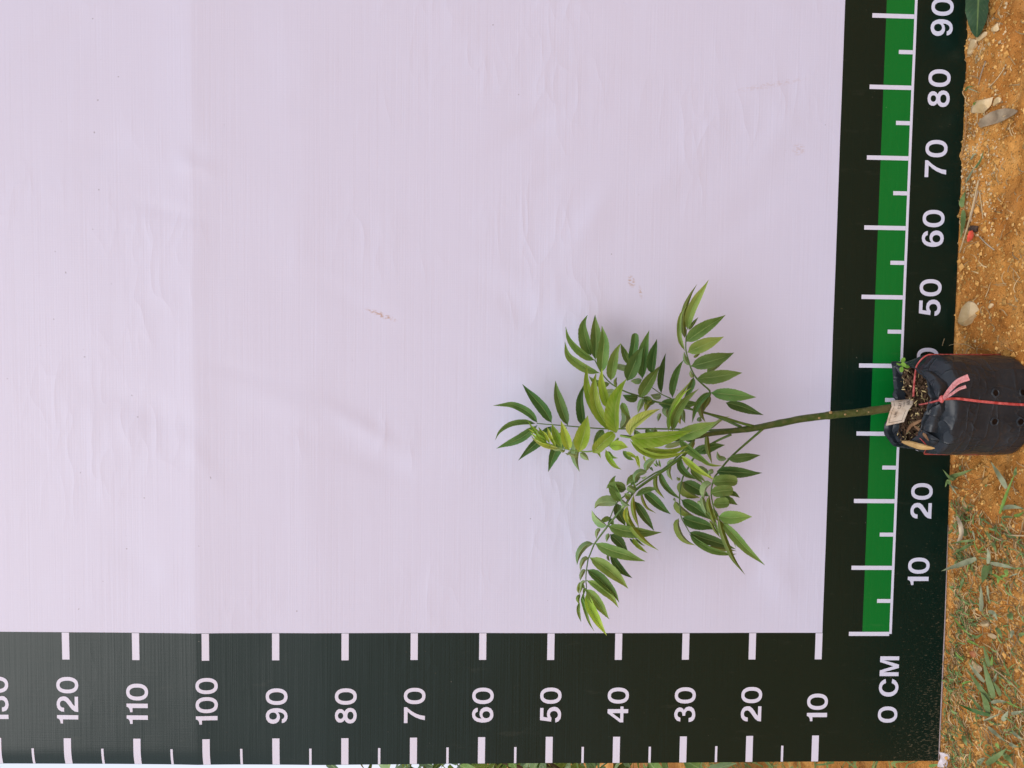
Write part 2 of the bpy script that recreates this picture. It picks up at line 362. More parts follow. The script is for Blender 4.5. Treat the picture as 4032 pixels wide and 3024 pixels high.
def ell(cx, cy, a, b, e=2.3, n=36, t0=0.0, t1=2 * math.pi, end=False):
    out = []
    for i in range(n + (1 if end else 0)):
        t = t0 + (t1 - t0) * i / n; c_, s_ = math.cos(t), math.sin(t)
        out.append((cx + a * math.copysign(abs(c_) ** (2 / e), c_), cy + b * math.copysign(abs(s_) ** (2 / e), s_)))
    return out
SIX = [(.66, .74), (.64, .84), (.57, .94), (.46, 1.0), (.35, 1.01), (.22, .98), (.11, .89), (.04, .75), (.005, .55), (.01, .36), (.05, .20), (.13, .07), (.24, 0), (.36, -.02), (.50, .01), (.62, .10), (.68, .23), (.69, .35), (.66, .48), (.58, .59), (.47, .645), (.37, .65), (.27, .62), (.18, .55), (.19, .68), (.24, .80), (.30, .85), (.36, .865), (.43, .84), (.475, .79), (.49, .74)]
E8 = [(.35, 1.01), (.48, .99), (.59, .92), (.645, .82), (.645, .70), (.60, .61), (.535, .555), (.62, .49), (.68, .39), (.695, .28), (.66, .14), (.57, .04), (.45, -.01), (.35, -.02)]
GLYPH = {
 '0': (.72, [ell(.36, .495, .36, .515), ell(.36, .495, .195, .36)]), '1': (.37, [[(.37, 0), (.37, 1), (.235, 1), (.21, .93), (.16, .875), (.08, .845), (0, .835), (0, .72), (.18, .72), (.18, 0)]]),
 '2': (.69, [[(0, 0), (.68, 0), (.68, .16), (.26, .16), (.33, .24), (.47, .34), (.60, .45), (.68, .57), (.69, .70), (.66, .83), (.57, .94), (.44, 1.0), (.33, 1.01), (.19, .985), (.08, .90), (.02, .78), (.01, .66), (.185, .66), (.20, .76), (.25, .83), (.34, .86), (.43, .84), (.49, .78), (.505, .69), (.47, .60), (.38, .51), (.25, .41), (.12, .30), (.03, .17)]]),
 '3': (.69, [[(.02, .71), (.20, .71), (.22, .79), (.27, .84), (.345, .86), (.42, .84), (.465, .79), (.475, .725), (.45, .66), (.39, .62), (.28, .61), (.28, .475), (.39, .47), (.46, .43), (.505, .37), (.51, .29), (.48, .21), (.42, .155), (.34, .135), (.25, .155), (.20, .21), (.18, .30), (0, .30), (.01, .20), (.06, .09), (.16, .01), (.30, -.02), (.45, 0), (.58, .06), (.67, .17), (.69, .30), (.66, .42), (.60, .50), (.53, .545), (.60, .60), (.645, .68), (.65, .77), (.61, .88), (.52, .96), (.40, 1.01), (.28, 1.01), (.15, .96), (.06, .86)]]),
 '4': (.72, [[(.42, 0), (.60, 0), (.60, .23), (.72, .23), (.72, .38), (.60, .38), (.60, 1), (.42, 1), (0, .39), (0, .23), (.42, .23)], [(.42, .38), (.15, .38), (.42, .77)]]),
 '5': (.69, [[(.10, 1), (.64, 1), (.64, .84), (.24, .84), (.21, .635), (.28, .66), (.38, .67), (.52, .64), (.63, .54), (.68, .41), (.69, .30), (.66, .17), (.56, .05), (.43, -.01), (.31, -.02), (.16, .01), (.06, .09), (.01, .18), (0, .26), (.18, .26), (.22, .18), (.28, .14), (.35, .135), (.43, .165), (.49, .24), (.505, .33), (.49, .43), (.43, .50), (.35, .525), (.27, .50), (.20, .445), (.03, .46)]]),
 '6': (.69, [SIX, ell(.35, .325, .155, .185, 2.1)]), '9': (.69, [[(.69 - x, .99 - y) for x, y in SIX], ell(.34, .665, .155, .185, 2.1)]),
 '7': (.70, [[(0, 1), (.70, 1), (.70, .87), (.55, .68), (.42, .45), (.34, .22), (.31, 0), (.125, 0), (.16, .2), (.25, .45), (.37, .66), (.50, .83), (0, .83)]]),
 '8': (.70, [E8 + [(.70 - x, y) for x, y in E8[-2:0:-1]], ell(.35, .74, .135, .125, 2.1), ell(.35, .275, .175, .145, 2.1)]),
 'C': (.77, [ell(.40, .495, .40, .515, 2.1, 40, .33, 5.95, True) + ell(.40, .495, .215, .355, 2.1, 40, 5.86, .42, True)]),
 'M': (.87, [[(0, 0), (0, 1), (.25, 1), (.435, .29), (.62, 1), (.87, 1), (.87, 0), (.70, 0), (.70, .80), (.51, 0), (.36, 0), (.17, .80), (.17, 0)]])}
def glyphs(txt):
    cu = bpy.data.curves.new('print', 'CURVE'); cu.dimensions = '2D'; cu.fill_mode = 'BOTH'; x = 0.0
    for ch in txt:
        if ch == ' ': x += .30; continue
        adv, loops = GLYPH[ch]
        for lp in loops:
            sp_ = cu.splines.new('POLY'); sp_.points.add(len(lp) - 1); sp_.use_cyclic_u = True
            for q, (a, b) in zip(sp_.points, lp): q.co = (x + a, b, 0, 1)
        x += adv + .135
    o = bpy.data.objects.new('print', cu); COL.objects.link(o); bpy.context.view_layer.update()
    me = bpy.data.meshes.new_from_object(o.evaluated_get(bpy.context.evaluated_depsgraph_get())); bpy.data.objects.remove(o); bpy.data.curves.remove(cu)
    bm = bmesh.new(); bm.from_mesh(me); bpy.data.meshes.remove(me); bmesh.ops.remove_doubles(bm, verts=bm.verts, dist=1e-5); return bm
def numeral(txt, x0, x1, z0, z1):      # one printed number fitted to its box
    bm = glyphs(txt)
    a0 = min(v.co.x for v in bm.verts); a1 = max(v.co.x for v in bm.verts); b0 = min(v.co.y for v in bm.verts); b1 = max(v.co.y for v in bm.verts)
    for v in bm.verts: v.co = ((v.co.x - a0) / (a1 - a0) * (x1 - x0) + x0, (v.co.y - b0) / (b1 - b0) * (z1 - z0) + z0, 0)
    V, F = cut(bm); return link_mesh('numeral', V, F, MMARK, banner, BO, smooth=False)
for k in range(10, 100, 10):
    w0 = {10: (7.42, 11.57)}.get(k, (k - 2.6, k + 2.72)); numeral(str(k), w0[0], w0[1], -6.32, -3.06)
numeral('100', 96.2, 103.4, -6.32, -3.06)
numeral('0 CM', -13.59, -3.43, -2.36, 0.61)
for k in range(10, 150, 10):
    x1 = -8.05 if 10 < k < 100 else {10: -9.1, 110: -7.36}.get(k, -6.44)
    numeral(str(k), -13.32, x1, k - 1.7, k + 1.45)
# the hem: a rolled edge along the foot, seen as a thin pale line at the left end
mh = simple('hem_edge', (0.30, 0.22, 0.20), (0.42, 0.34, 0.33), 80)
path = [(x, sf(XS[min(range(len(XS)), key=lambda i: abs(XS[i] - x))], ZS[0]) + 0.02, ZB + foot(x) - 0.02) for x in np.arange(-19.5, 17, 1.5)]
V, F = tube(path, [.11 - .006 * max(0, i - 12) for i in range(len(path))], 6); link_mesh('hem', V, F, mh, banner, BO)
# the folded white corner at the foot
V, F = [], []
n = 9
for j in range(n):
    for i in range(n):
        u, v = i / (n - 1), j / (n - 1)
        px, py = 3697 + 72 * u + 6 * math.sin(5 * v), 2962 + 58 * v + 8 * u
        q = at(px, py, 0.7 + 1.1 * u * (1 - .3 * v) + 0.35 * nz(u * 4, v * 4, 2)); q[2] = max(q[2], ZG + gh(q[0], q[1]) + .05); V.append(M(*q))
F = [(j * n + i, j * n + i + 1, (j + 1) * n + i + 1, (j + 1) * n + i) for j in range(n - 1) for i in range(n - 1)]
fc = link_mesh('folded_corner', V, F, simple('muddy_white_vinyl', (0.72, 0.66, 0.70), (0.62, 0.52, 0.48), 60, .4), banner, BO); fc['label'] = 'crumpled white corner turned up at the foot'

# ------------------------------------------------------------------ nursery bag
BC = atz(3760, 1592, -3.0); BCX, BCY = BC[0] + 0.0, -10.0
RIMPX = [(765, 485), (790, 620), (820, 800), (835, 905), (790, 1020), (735, 1150), (725, 1240), (795, 1395), (960, 1370), (1110, 1240), (1120, 1150), (1190, 1000), (1250, 860), (1200, 730), (1110, 600), (1010, 540), (880, 500)]
ZR = 2.7
rim = []
for (x, y) in RIMPX:
    q = atz(*zp('G', x, y), ZR); rim.append((math.atan2(q[1] - BCY, q[0] - BCX), math.hypot(q[0] - BCX, q[1] - BCY)))
rim.sort()
def rim_r(t):
    A = [r[0] for r in rim]; R_ = [r[1] for r in rim]
    A = [A[-1] - 2 * math.pi] + A + [A[0] + 2 * math.pi]; R_ = [R_[-1]] + R_ + [R_[0]]
    return float(np.interp(t, A, R_))
AX, BY = 6.6, 5.7
def body_r(t, e=2.5): return (abs(math.cos(t) / AX) ** e + abs(math.sin(t) / BY) ** e) ** (-1 / e)
def bag_pt(t, z):                      # outer wall of the bag, z in ruler cm
    r = body_r(t); k = (z - ZG)
    if k < 0.8: r *= 0.95 + 0.05 * math.sqrt(max(0, 1 - (1 - k / 0.8) ** 2))
    r *= 1 + 0.012 * nz(math.cos(t) * 2.2, math.sin(t) * 2.2, z * .35) + 0.008 * nz(math.cos(t) * 6 + z * .6, math.sin(t) * 6, z * .9)
    r += 0.06 * math.sin(3 * t + z * 1.3) * max(0, 1 - abs(z + 7) / 3)
    top = max(0.0, (z - 0.9) / 1.5)
    rr = rim_r(t) + 0.25
    r = r * (1 - top ** 1.6) + rr * top ** 1.6 if top > 0 else r
    return np.array([BCX + r * math.cos(t), BCY + r * math.sin(t), z])
BAGO = M(BCX, BCY, ZG)
bag = thing('nursery_bag', BAGO, 'black plastic nursery bag of soil standing in front of the banner', 'plant bag')
NT = 96; rows = []
TH = [2 * math.pi * i / NT - math.pi for i in range(NT)]
for z in list(np.linspace(ZG + 0.02, ZG + 1.2, 6)) + list(np.linspace(ZG + 1.6, 2.0, 22)): rows.append([bag_pt(t, z) for t in TH])
def lip(t, s):                         # s 0..1 over the rolled rim, then down the inside
    r0 = rim_r(t); fr = max(0.0, -math.sin(t))              # 1 at the front
    jag = 0.35 * nz(math.cos(t) * 3, math.sin(t) * 3, 9) + 0.22 * nz(math.cos(t) * 9, math.sin(t) * 9, 4)
    if s < 1: r = r0 + 0.22 * (1 - s) + 0.12 * jag; z = 2.0 + 0.95 * math.sin(s * math.pi / 2) + jag * s + 0.35 * fr * s
    else: r = r0 - 0.12 - 0.30 * (s - 1); z = 2.95 + jag + 0.35 * fr - 1.6 * (s - 1)
    return np.array([BCX + r * math.cos(t), BCY + r * math.sin(t), z])
for s in (0.35, 0.7, 0.99, 1.0, 1.4, 2.0): rows.append([lip(t, s) for t in TH])
V = [M(*q) for r in rows for q in r]
F = [(j * NT + i, j * NT + (i + 1) % NT, (j + 1) * NT + (i + 1) % NT, (j + 1) * NT + i) for j in range(len(rows) - 1) for i in range(NT)]
F.append(tuple(range(NT))[::-1])
m = Mat('black_polythene', 0.29, 0.33); p = m.obj()
c = m.mix(m.ramp(m.noise(p, 30, 4), [(0.4, 0), (0.7, 1)]), (0.016, 0.021, 0.026), (0.026, 0.031, 0.036))
spz = m.n('SeparateXYZ'); m.l(p, spz.inputs[0])
c = m.mix(m.math('MULTIPLY', m.ramp(m.noise(p, 160, 4, .6), [(0.55, 0), (0.70, 1)]), m.math('SUBTRACT', 0.12, m.math('MULTIPLY', spz.outputs[2], 0.9))), c, (0.20, 0.12, 0.06))
m.col(c)
def ridged(q, pw): return m.math('POWER', m.math('SUBTRACT', 1.0, m.math('ABSOLUTE', m.math('SUBTRACT', m.math('MULTIPLY', q, 2.0), 1.0))), pw)
w1 = ridged(m.noise(m.mapping(p, (16, 16, 46), (0.5, 0.7, 0.2)), 1.0, 2, 0.45), 12.0); w2 = ridged(m.noise(m.mapping(p, (60, 60, 20), (0.2, -0.8, 0)), 1.0, 1, 0.5), 12.0); w3 = m.noise(p, 35, 3)
m.bump(m.math('ADD', m.math('ADD', m.math('MULTIPLY', w1, .34), m.math('MULTIPLY', w2, 0.5)), m.math('MULTIPLY', w3, 0.5)), 0.42, 0.006)
MBAG = m.m
link_mesh('bag_wall', V, F, MBAG, bag, BAGO)
# turned-out flaps of the rim towards the viewer
def flap(pts, bulge):                  # quad strip between two px rows: inner (on the rim) and outer (lying on the shoulder)
    inner, outer = pts; n = 10; V, F = [], []
    a = spline([zp('G', *q) for q in inner], n); b = spline([zp('G', *q) for q in outer], n)
    for j in range(6):
        s = j / 5
        for i in range(n + 1):
            px, py = a[i] * (1 - s) + b[i] * s
            z = 3.15 - 1.5 * s + bulge * math.sin(math.pi * s) + 0.16 * nz(i * .5, s * 3, bulge * 9)
            q = atz(px, py, z); V.append(M(*q))
    for j in range(5):
        for i in range(n): F.append((j * (n + 1) + i, j * (n + 1) + i + 1, (j + 1) * (n + 1) + i + 1, (j + 1) * (n + 1) + i))
    o = link_mesh('rim_flap', V, F, MBAG, bag, BAGO); return o
flap(([(1080, 575), (1130, 640), (1205, 745), (1255, 860)], [(1240, 585), (1330, 660), (1395, 765), (1340, 865)]), .5)
flap(([(1205, 985), (1185, 1060), (1135, 1150), (1108, 1235)], [(1370, 905), (1350, 1030), (1300, 1150), (1290, 1260)]), .35)
flap(([(1110, 1225), (1040, 1290), (960, 1350), (860, 1390)], [(1290, 1330), (1240, 1400), (1080, 1440), (800, 1405)]), .3)
# soil inside
ZSOIL = 1.35; V, F, ring = [], [], 14
V.append(M(BCX, BCY, ZSOIL + .3))
for j in range(1, ring + 1):
    for i in range(48):
        t = 2 * math.pi * i / 48 - math.pi; r = (rim_r(t) - .1) * j / ring; x, y = BCX + r * math.cos(t), BCY + r * math.sin(t)
        V.append(M(x, y, ZSOIL + 0.3 * fbm(x * .9, y * .9, 3) + .25 * (1 - j / ring)))
for i in range(48): F.append((0, 1 + i, 1 + (i + 1) % 48))
for j in range(ring - 1):
    for i in range(48): a = 1 + j * 48; F.append((a + i, a + 48 + i, a + 48 + (i + 1) % 48, a + (i + 1) % 48))
msoil = simple('potting_soil', (0.018, 0.011, 0.006), (0.075, 0.045, 0.024), 150, .95, .1, 1.0, .004)
link_mesh('soil', V, F, msoil, bag, BAGO)
def soil_z(x, y): return ZSOIL + 0.3 * fbm(x * .9, y * .9, 3) + .2
def in_mouth(x, y, k=.93): return math.hypot(x - BCX, y - BCY) < k * rim_r(math.atan2(y - BCY, x - BCX))
# husks and bark crumbs: too many and too small to pick apart
def chips(name, count, mat, lmin, lmax, wmin, wmax, seed, parent, flat=.5, lift=.05, up=.5):
    r = random.Random(seed); V, F = [], []
    k = 0
    while k < count:
        x, y = BCX + r.uniform(-6, 6), BCY + r.uniform(-5.5, 5.5)
        if not in_mouth(x, y): continue
        k += 1; L, w_ = r.uniform(lmin, lmax) / 2, r.uniform(wmin, wmax) / 2; a = r.uniform(0, 6.3); tl = r.uniform(-up, up)
        d = np.array([math.cos(a) * math.cos(tl), math.sin(a) * math.cos(tl), math.sin(tl)]); s = np.array([-math.sin(a), math.cos(a), 0]); u = np.cross(d, s)
        ctr = np.array([x, y, soil_z(x, y) + r.uniform(0, .25) + lift]); b = len(V)
        for (e, f, g) in ((-1, 0, 0), (-.45, 1, 0), (-.45, 0, flat), (-.45, -1, 0), (.45, 1, 0), (.45, 0, flat), (.45, -1, 0), (1, 0, 0), (0, 0, -flat)): V.append(M(*(ctr + d * L * e + s * w_ * f + u * w_ * g)))
        F += [(b, b + 1, b + 2), (b, b + 2, b + 3), (b + 1, b + 4, b + 5, b + 2), (b + 2, b + 5, b + 6, b + 3), (b + 4, b + 7, b + 5), (b + 5, b + 7, b + 6), (b, b + 8, b + 1), (b + 1, b + 8, b + 4), (b + 4, b + 8, b + 7), (b + 7, b + 8, b + 6), (b + 6, b + 8, b + 3), (b + 3, b + 8, b)]
    return kind(link_mesh(name, V, F, mat, parent, BAGO, smooth=False), 'stuff')
chips('bark_crumbs', 520, simple('bark', (0.035, 0.020, 0.011), (0.11, 0.065, 0.036), 60, .9, .2, .4, .001, isl=1.2), .3, 1.1, .15, .45, 5, bag)
chips('rice_husks', 90, simple('husk', (0.34, 0.25, 0.10), (0.50, 0.40, 0.20), 60, .7, .3, .2, .001, isl=1.0), .45, .85, .10, .2, 6, bag, .6, .22, .7)
# punched drain holes
mhole = simple('hole_shade', (0.008, 0.005, 0.004), (0.02, 0.012, 0.008), 80, 1, 0, 0)  # near-black colour standing in for the shade inside the holes
def bag_at(px, py):                    # nearest spot of the wall that projects to this pixel
    best = None
    for t in np.linspace(-math.pi, 0.6, 170):
        for z in np.linspace(ZG + .3, 1.8, 60):
            q = bag_pt(t, z) - CAM; f = q.dot(FWD); e = (2016 + FPX * q.dot(RIGHT) / f - px) ** 2 + (1512 - FPX * q.dot(UP) / f - py) ** 2 + f * .2
            if best is None or e < best[0]: best = (e, t, z)
    return best[1], best[2]
for (px, py) in ((3919, 1546), (3915, 1660), (4027, 1547), (4022, 1661)):
    t, z = bag_at(px, py); V, F = [], []
    for j, (rr, out) in enumerate(((.58, .02), (.46, .14), (.36, .06), (.33, .015))):
        for i in range(14):
            a = 2 * math.pi * i / 14; k = 1 + .18 * nz(math.cos(a) * 2, math.sin(a) * 2, px)
            tt = t + rr * k * math.cos(a) / 5.4; zz = z + rr * k * math.sin(a); q = bag_pt(tt, zz); nrm = np.array([math.cos(tt), math.sin(tt), 0]); V.append(M(*(q + nrm * (out + .02))))
    for j in range(3):
        for i in range(14): F.append((j * 14 + i, j * 14 + (i + 1) % 14, (j + 1) * 14 + (i + 1) % 14, (j + 1) * 14 + i))
    ho = link_mesh('drain_hole', V, F, MBAG, bag, BAGO)
    V2 = V[42:56]; link_mesh('hole_shade_disc', V2, [tuple(range(14))], mhole, ho, BAGO)  # solid dark disc on the wall, coloured like a shaded opening

# raffia string tied round the bag
mstr = Mat('red_raffia', 0.42, 0.5); p = mstr.obj()
mstr.col(mstr.mix(mstr.ramp(mstr.noise(mstr.mapping(p, (60, 60, 60)), 3, 3), [(.35, 0), (.65, 1)]), (0.40, 0.045, 0.04), (0.66, 0.15, 0.14))); mstr.bump(mstr.noise(mstr.mapping(p, (300, 300, 90)), 2, 2), .6, .001); MSTR = mstr.m
MPINK = simple('pink_raffia', (0.62, 0.18, 0.17), (0.80, 0.38, 0.36), 220, .4, .5, .5, .001)
string = thing('raffia_string', BAGO, 'pinkish red plastic string tied over the black bag', 'string')
def strand(name, pts, r0, r1, flat=.5, n=28):   # pts: cm points
    path = spline(pts, n); V, F = tube(path, list(np.linspace(r0, r1, n + 1)), 8, flat); return link_mesh(name, V, F, MSTR, string, BAGO)
def wall(px, py, out=.12):
    t, z = bag_at(px, py); q = bag_pt(t, z); return q + np.array([math.cos(t), math.sin(t), 0]) * out
KN = atz(*zp('G', 1330, 890), 3.0)
front = [KN] + [wall(*zp('G', x, y)) for x, y in ((1480, 890), (1700, 912), (1950, 935), (2160, 950))]
q = front[-1].copy(); q[2] = ZG + .6; q[1] -= .25; front.append(q)
strand('strand', front, .17, .19)
tr, tl = 0.02, math.pi - 0.05
side = [atz(*zp('G', 1010, 858), 1.9), atz(*zp('G', 1015, 760), 2.3), atz(*zp('G', 1030, 600), 2.7), atz(*zp('G', 1060, 500), 2.6)] + [bag_pt(tr, z) + np.array([.12, 0, 0]) for z in (1.2, -1.5, -4.5, ZG + .5)]
strand('strand', side, .18, .12)
strand('strand', [atz(*zp('G', 1050, 1280), 3.0), atz(*zp('G', 1150, 1400), 2.7)] + [bag_pt(tl, z) + np.array([-.12, 0, 0]) for z in (1.0, -1.5, -4.5, ZG + .5)], .12, .12)
strand('loose_end', [KN, atz(*zp('G', 1240, 915), 3.2), atz(*zp('G', 1170, 932), 2.9), atz(*zp('G', 1085, 948), 2.5)], .30, .28, .4, 12)
def ribbon(pts, w0, w1, n=14):
    path = spline([np.array([*zp('G', x, y), z]) for x, y, z in pts], n); V, F = [], []
    for i, q in enumerate(path):
        d = path[min(i + 1, n)] - path[max(i - 1, 0)]; d = d[:2] / np.linalg.norm(d[:2]); s = np.array([d[1], -d[0]]); w_ = (w0 + (w1 - w0) * (i / n) ** .7) / 2
        for k in range(5):
            f = (k - 2) / 2; px, py = q[:2] + s * w_ * f; V.append(M(*atz(px, py, q[2] + .10 * math.cos(f * 6 + i * .3))))
    for i in range(n):
        for k in range(4): F.append((i * 5 + k, i * 5 + k + 1, i * 5 + 5 + k + 1, i * 5 + 5 + k))
    return link_mesh('loose_end', V, F, MPINK, string, BAGO)
ribbon([(1330, 885, 3.2), (1400, 790, 3.8), (1490, 700, 4.0), (1610, 650, 3.4)], 9, 26); ribbon([(1335, 890, 3.2), (1430, 830, 3.6), (1500, 780, 3.6), (1580, 750, 3.2)], 8, 13)
V, F = tube([KN + np.array(v) for v in ((-.42, .1, .05), (-.2, -.05, .2), (.05, -.1, .25), (.25, 0, .15), (.4, .1, 0))], [.12, .28, .33, .27, .12], 10); link_mesh('knot', V, F, MSTR, string, BAGO)

# ------------------------------------------------------------------ seedling
SO = M(*atz(*zp('G', 985, 955), 1.5))
seed = thing('tree_seedling', SO, 'young green tree seedling with feathery compound leaves growing from the black bag', 'seedling')
m = Mat('green_stem', 0.5, 0.4); p = m.pos(); sp = m.n('SeparateXYZ'); m.l(p, sp.inputs[0])
low = m.ramp(m.math('DIVIDE', m.math('SUBTRACT', sp.outputs[2], 0.10), 0.12), [(0.15, (0.15, 0.105, 0.045)), (0.62, (0.058, 0.072, 0.018)), (1.0, (0.036, 0.072, 0.011))])
m.col(m.mix(m.ramp(m.noise(p, 160, 4), [(0.4, 0), (0.75, 0.6)]), low, (0.14, 0.13, 0.055))); m.bump(m.math('ADD', m.noise(m.mapping(p, (300, 300, 90)), 1, 3), m.math('MULTIPLY', m.noise(p, 90, 3), 1.5)), .6, .0015); MSTEM = m.m
MRACH = simple('leaf_stalk', (0.055, 0.115, 0.018), (0.10, 0.17, 0.035), 90, .45, .4, .1)
MRACHY = simple('young_leaf_stalk', (0.13, 0.24, 0.03), (0.22, 0.33, 0.06), 90, .45, .4, .1)
def P3(lst): return [np.array([*zp(r, x, y), d]) for r, x, y, d in lst]
def line3(lst, n): return [at(q[0], q[1], q[2]) for q in spline(P3(lst), n)]
stem_path = [('G', 1000, 952, 6.6), ('G', 770, 985, 7.0), ('G', 400, 1035, 7.3), ('G', 100, 1065, 7.6), ('D', 2030, 440, 7.7), ('D', 1800, 470, 7.8), ('D', 1680, 495, 7.9), ('D', 1490, 532, 8.0), ('D', 1280, 572, 8.2), ('D', 1000, 606, 8.6), ('D', 800, 634, 9.2), ('D', 600, 675, 10), ('D', 350, 695, 11), ('D', 100, 680, 12.2), ('D', -150, 652, 13.4)]
sp3 = spline(P3(stem_path), 70); R0 = np.interp(np.linspace(0, 1, 71), [0, .12, .45, .6, .8, 1], [.56, .53, .47, .40, .27, .16])
R0 = [r * (1 + .06 * nz(i * .5, 3) + .13 * max(0, math.cos(i * .62 + 1.2 * nz(i * .11, 8))) ** 10) for i, r in enumerate(R0)]
V, F = tube([at(*q) for q in sp3], R0, 12); link_mesh('stem', V, F, MSTEM, seed, SO)
mscar = simple('leaf_scar', (0.26, 0.17, 0.07), (0.40, 0.27, 0.13), 200, .8, .2, .4)
for (r, x, y, k) in (('D', 1685, 497, .34), ('D', 2130, 398, .26), ('D', 2005, 458, .2), ('G', 265, 1056, .17), ('G', 395, 1018, .13), ('G', 520, 1030, .12)):
    q = at(*zp(r, x, y), 8.15); bm = bmesh.new(); bmesh.ops.create_icosphere(bm, subdivisions=2, radius=1)
    V = [M(*(q + np.array([v.co.x * k * .8, v.co.y * .10, v.co.z * k]) * (1 + .2 * nz(v.co.x * 2, v.co.z * 2, x)))) for v in bm.verts]; F = [tuple(v.index for v in f.verts) for f in bm.faces]; bm.free()
    link_mesh('leaf_scar', V, F, mscar, seed, SO)

TW = [0, .03, .09, .18, .32, .48, .64, .79, .90, .96, 1]; PW = [.05, .16, .62, .91, 1.03, .99, .81, .48, .22, .09, .0]
PWB = [.05, .14, .6, .9, 1, 1, .99, .93, .80, .62, .25]
lrng = random.Random(11)
def leaflet(parent, r, pts, wl, wr, mat, d0, d1, blunt=False, curl=0.0):
    s = ZOOM[r][2]; P = [zp(r, x, y) for x, y in pts]; wl, wr = wl / s * 1.02 + .4, wr / s * 1.02 + .4
    n = 34; path = spline(P, n); V, F, UV = [], [], []
    sgn = -1.0 if mat in ('p', 'o') else 1.0
    w0 = max(wl, wr) * 1.18 + 1.0
    length = sum(np.linalg.norm(path[i + 1] - path[i]) for i in range(n))
    teeth = max(6, int(length / 13)); ph = lrng.random() * 6; wav = lrng.uniform(.02, .07)
    bow = lrng.uniform(-.25, .5); pk = lrng.uniform(.86, 1.18); hook = 0 if blunt else lrng.choice((-1, 1)) * lrng.uniform(0, .045) * length
    for i, q in enumerate(path):
        t = i / n; dv = path[min(i + 1, n)] - path[max(i - 1, 0)]; dv = dv / (np.linalg.norm(dv) + 1e-9); nn = np.array([dv[1], -dv[0]])
        w_ = float(np.interp(t ** pk, TW, PWB if blunt else PW)); d = d0 + (d1 - d0) * t + bow * math.sin(math.pi * t)
        if t > .72: q = q + nn * hook * ((t - .72) / .28) ** 2 * .6
        saw = 1 + .07 * (((t * teeth) % 1.0) - .4) if not blunt or t < .9 else 1 + .15 * lrng.uniform(-1, 1)
        cmpx = (CAM[1] * -1 - d) / FPX
        for k, (side, f) in enumerate(((1, 1), (1, .5), (1, 0), (-1, 0), (-1, .5), (-1, 1))):
            ww = (wl if side > 0 else wr) * w_ * f * (saw if f == 1 else 1)
            dep = math.sqrt(max(w0 ** 2 - (wl if side > 0 else wr) ** 2, 0)) * w_ * f * cmpx * 1.5 * sgn
            if f == .5: dep += .05 * w_
            wave = wav * math.sin(t * 17 + ph + side) * f * w_
            V.append(M(*at(q[0] + nn[0] * side * ww, q[1] + nn[1] * side * ww, d + dep + wave))); UV.append((t, .5 + .5 * f * side))
    for i in range(n):
        for k in (0, 1, 3, 4): a = i * 6 + k; F.append((a, a + 1, a + 7, a + 6))
    return link_mesh('leaflet', V, F, LM[mat], parent, SO, uvs=UV)
def frond(stalk, radii, leaves, young=False, lab=None):
    n = 40; P = spline(P3(stalk), n); V, F = tube([at(*q) for q in P], list(np.linspace(radii[0], radii[1], n + 1)), 8)
    o = link_mesh('compound_leaf', V, F, MRACHY if young else MRACH, seed, SO)
    if lab: o['label'] = lab
    for L in leaves:
        r, pts, wl, wr, mat = L[:5]; dz = L[5] if len(L) > 5 else 0.0; tip = L[6] if len(L) > 6 else lrng.uniform(-.5, 1.0); bl = len(L) > 7 and L[7]
        b = np.array(zp(r, *pts[0])); d0 = P[int(np.argmin([np.linalg.norm(q[:2] - b) for q in P]))][2]
        leaflet(o, r, pts, wl, wr, mat, d0 + dz, d0 + dz + tip, bl)
    return o
# upper left leaf, nearest the vinyl
frond([('D', 1260, 568, 8.2), ('D', 780, 592, 7.5), ('D', 350, 578, 6.5), ('C', 1700, 575, 6), ('C', 1320, 575, 5.4), ('C', 920, 545, 4.8), ('C', 590, 518, 4.2)], (.17, .07), [
    ('C', [(575, 520), (440, 508), (300, 535), (190, 610), (137, 705)], 22, 34, 'd'), ('C', [(597, 508), (520, 415), (420, 350), (300, 312), (112, 330)], 40, 38, 'd'),
    ('C', [(752, 510), (680, 385), (570, 250), (425, 92)], 58, 52, 'd'), ('C', [(928, 540), (855, 340), (810, 180), (797, 48)], 52, 56, 'd'),
    ('C', [(1103, 540), (1085, 400), (1075, 250), (1110, 70)], 62, 26, 'd'), ('C', [(597, 540), (440, 660), (310, 725), (145, 783)], 46, 44, 'd'),
    ('C', [(748, 550), (640, 680), (510, 800), (383, 920)], 55, 48, 'd', -.3), ('C', [(915, 560), (850, 700), (780, 850), (710, 1045)], 62, 56, 'd', -.4),
    ('C', [(1090, 590), (1020, 740), (1005, 900), (1055, 1047)], 46, 46, 'p', -.5), ('C', [(1315, 585), (1275, 650), (1235, 730), (1200, 800)], 42, 42, 'd', -.4),
    ('C', [(1880, 560), (1850, 640), (1790, 720), (1700, 780)], 50, 45, 'p', -.6), ('C', [(1650, 580), (1700, 660), (1780, 700), (1870, 730)], 40, 36, 'm', -.2),
    ('C', [(1500, 575), (1560, 480), (1540, 380), (1500, 300)], 45, 45, 'p', -.3), ('C', [(1780, 570), (1810, 620), (1880, 660), (1960, 640)], 30, 30, 'd', -.3)],
    lab='long compound leaf spread out beside the upper end of the plant')
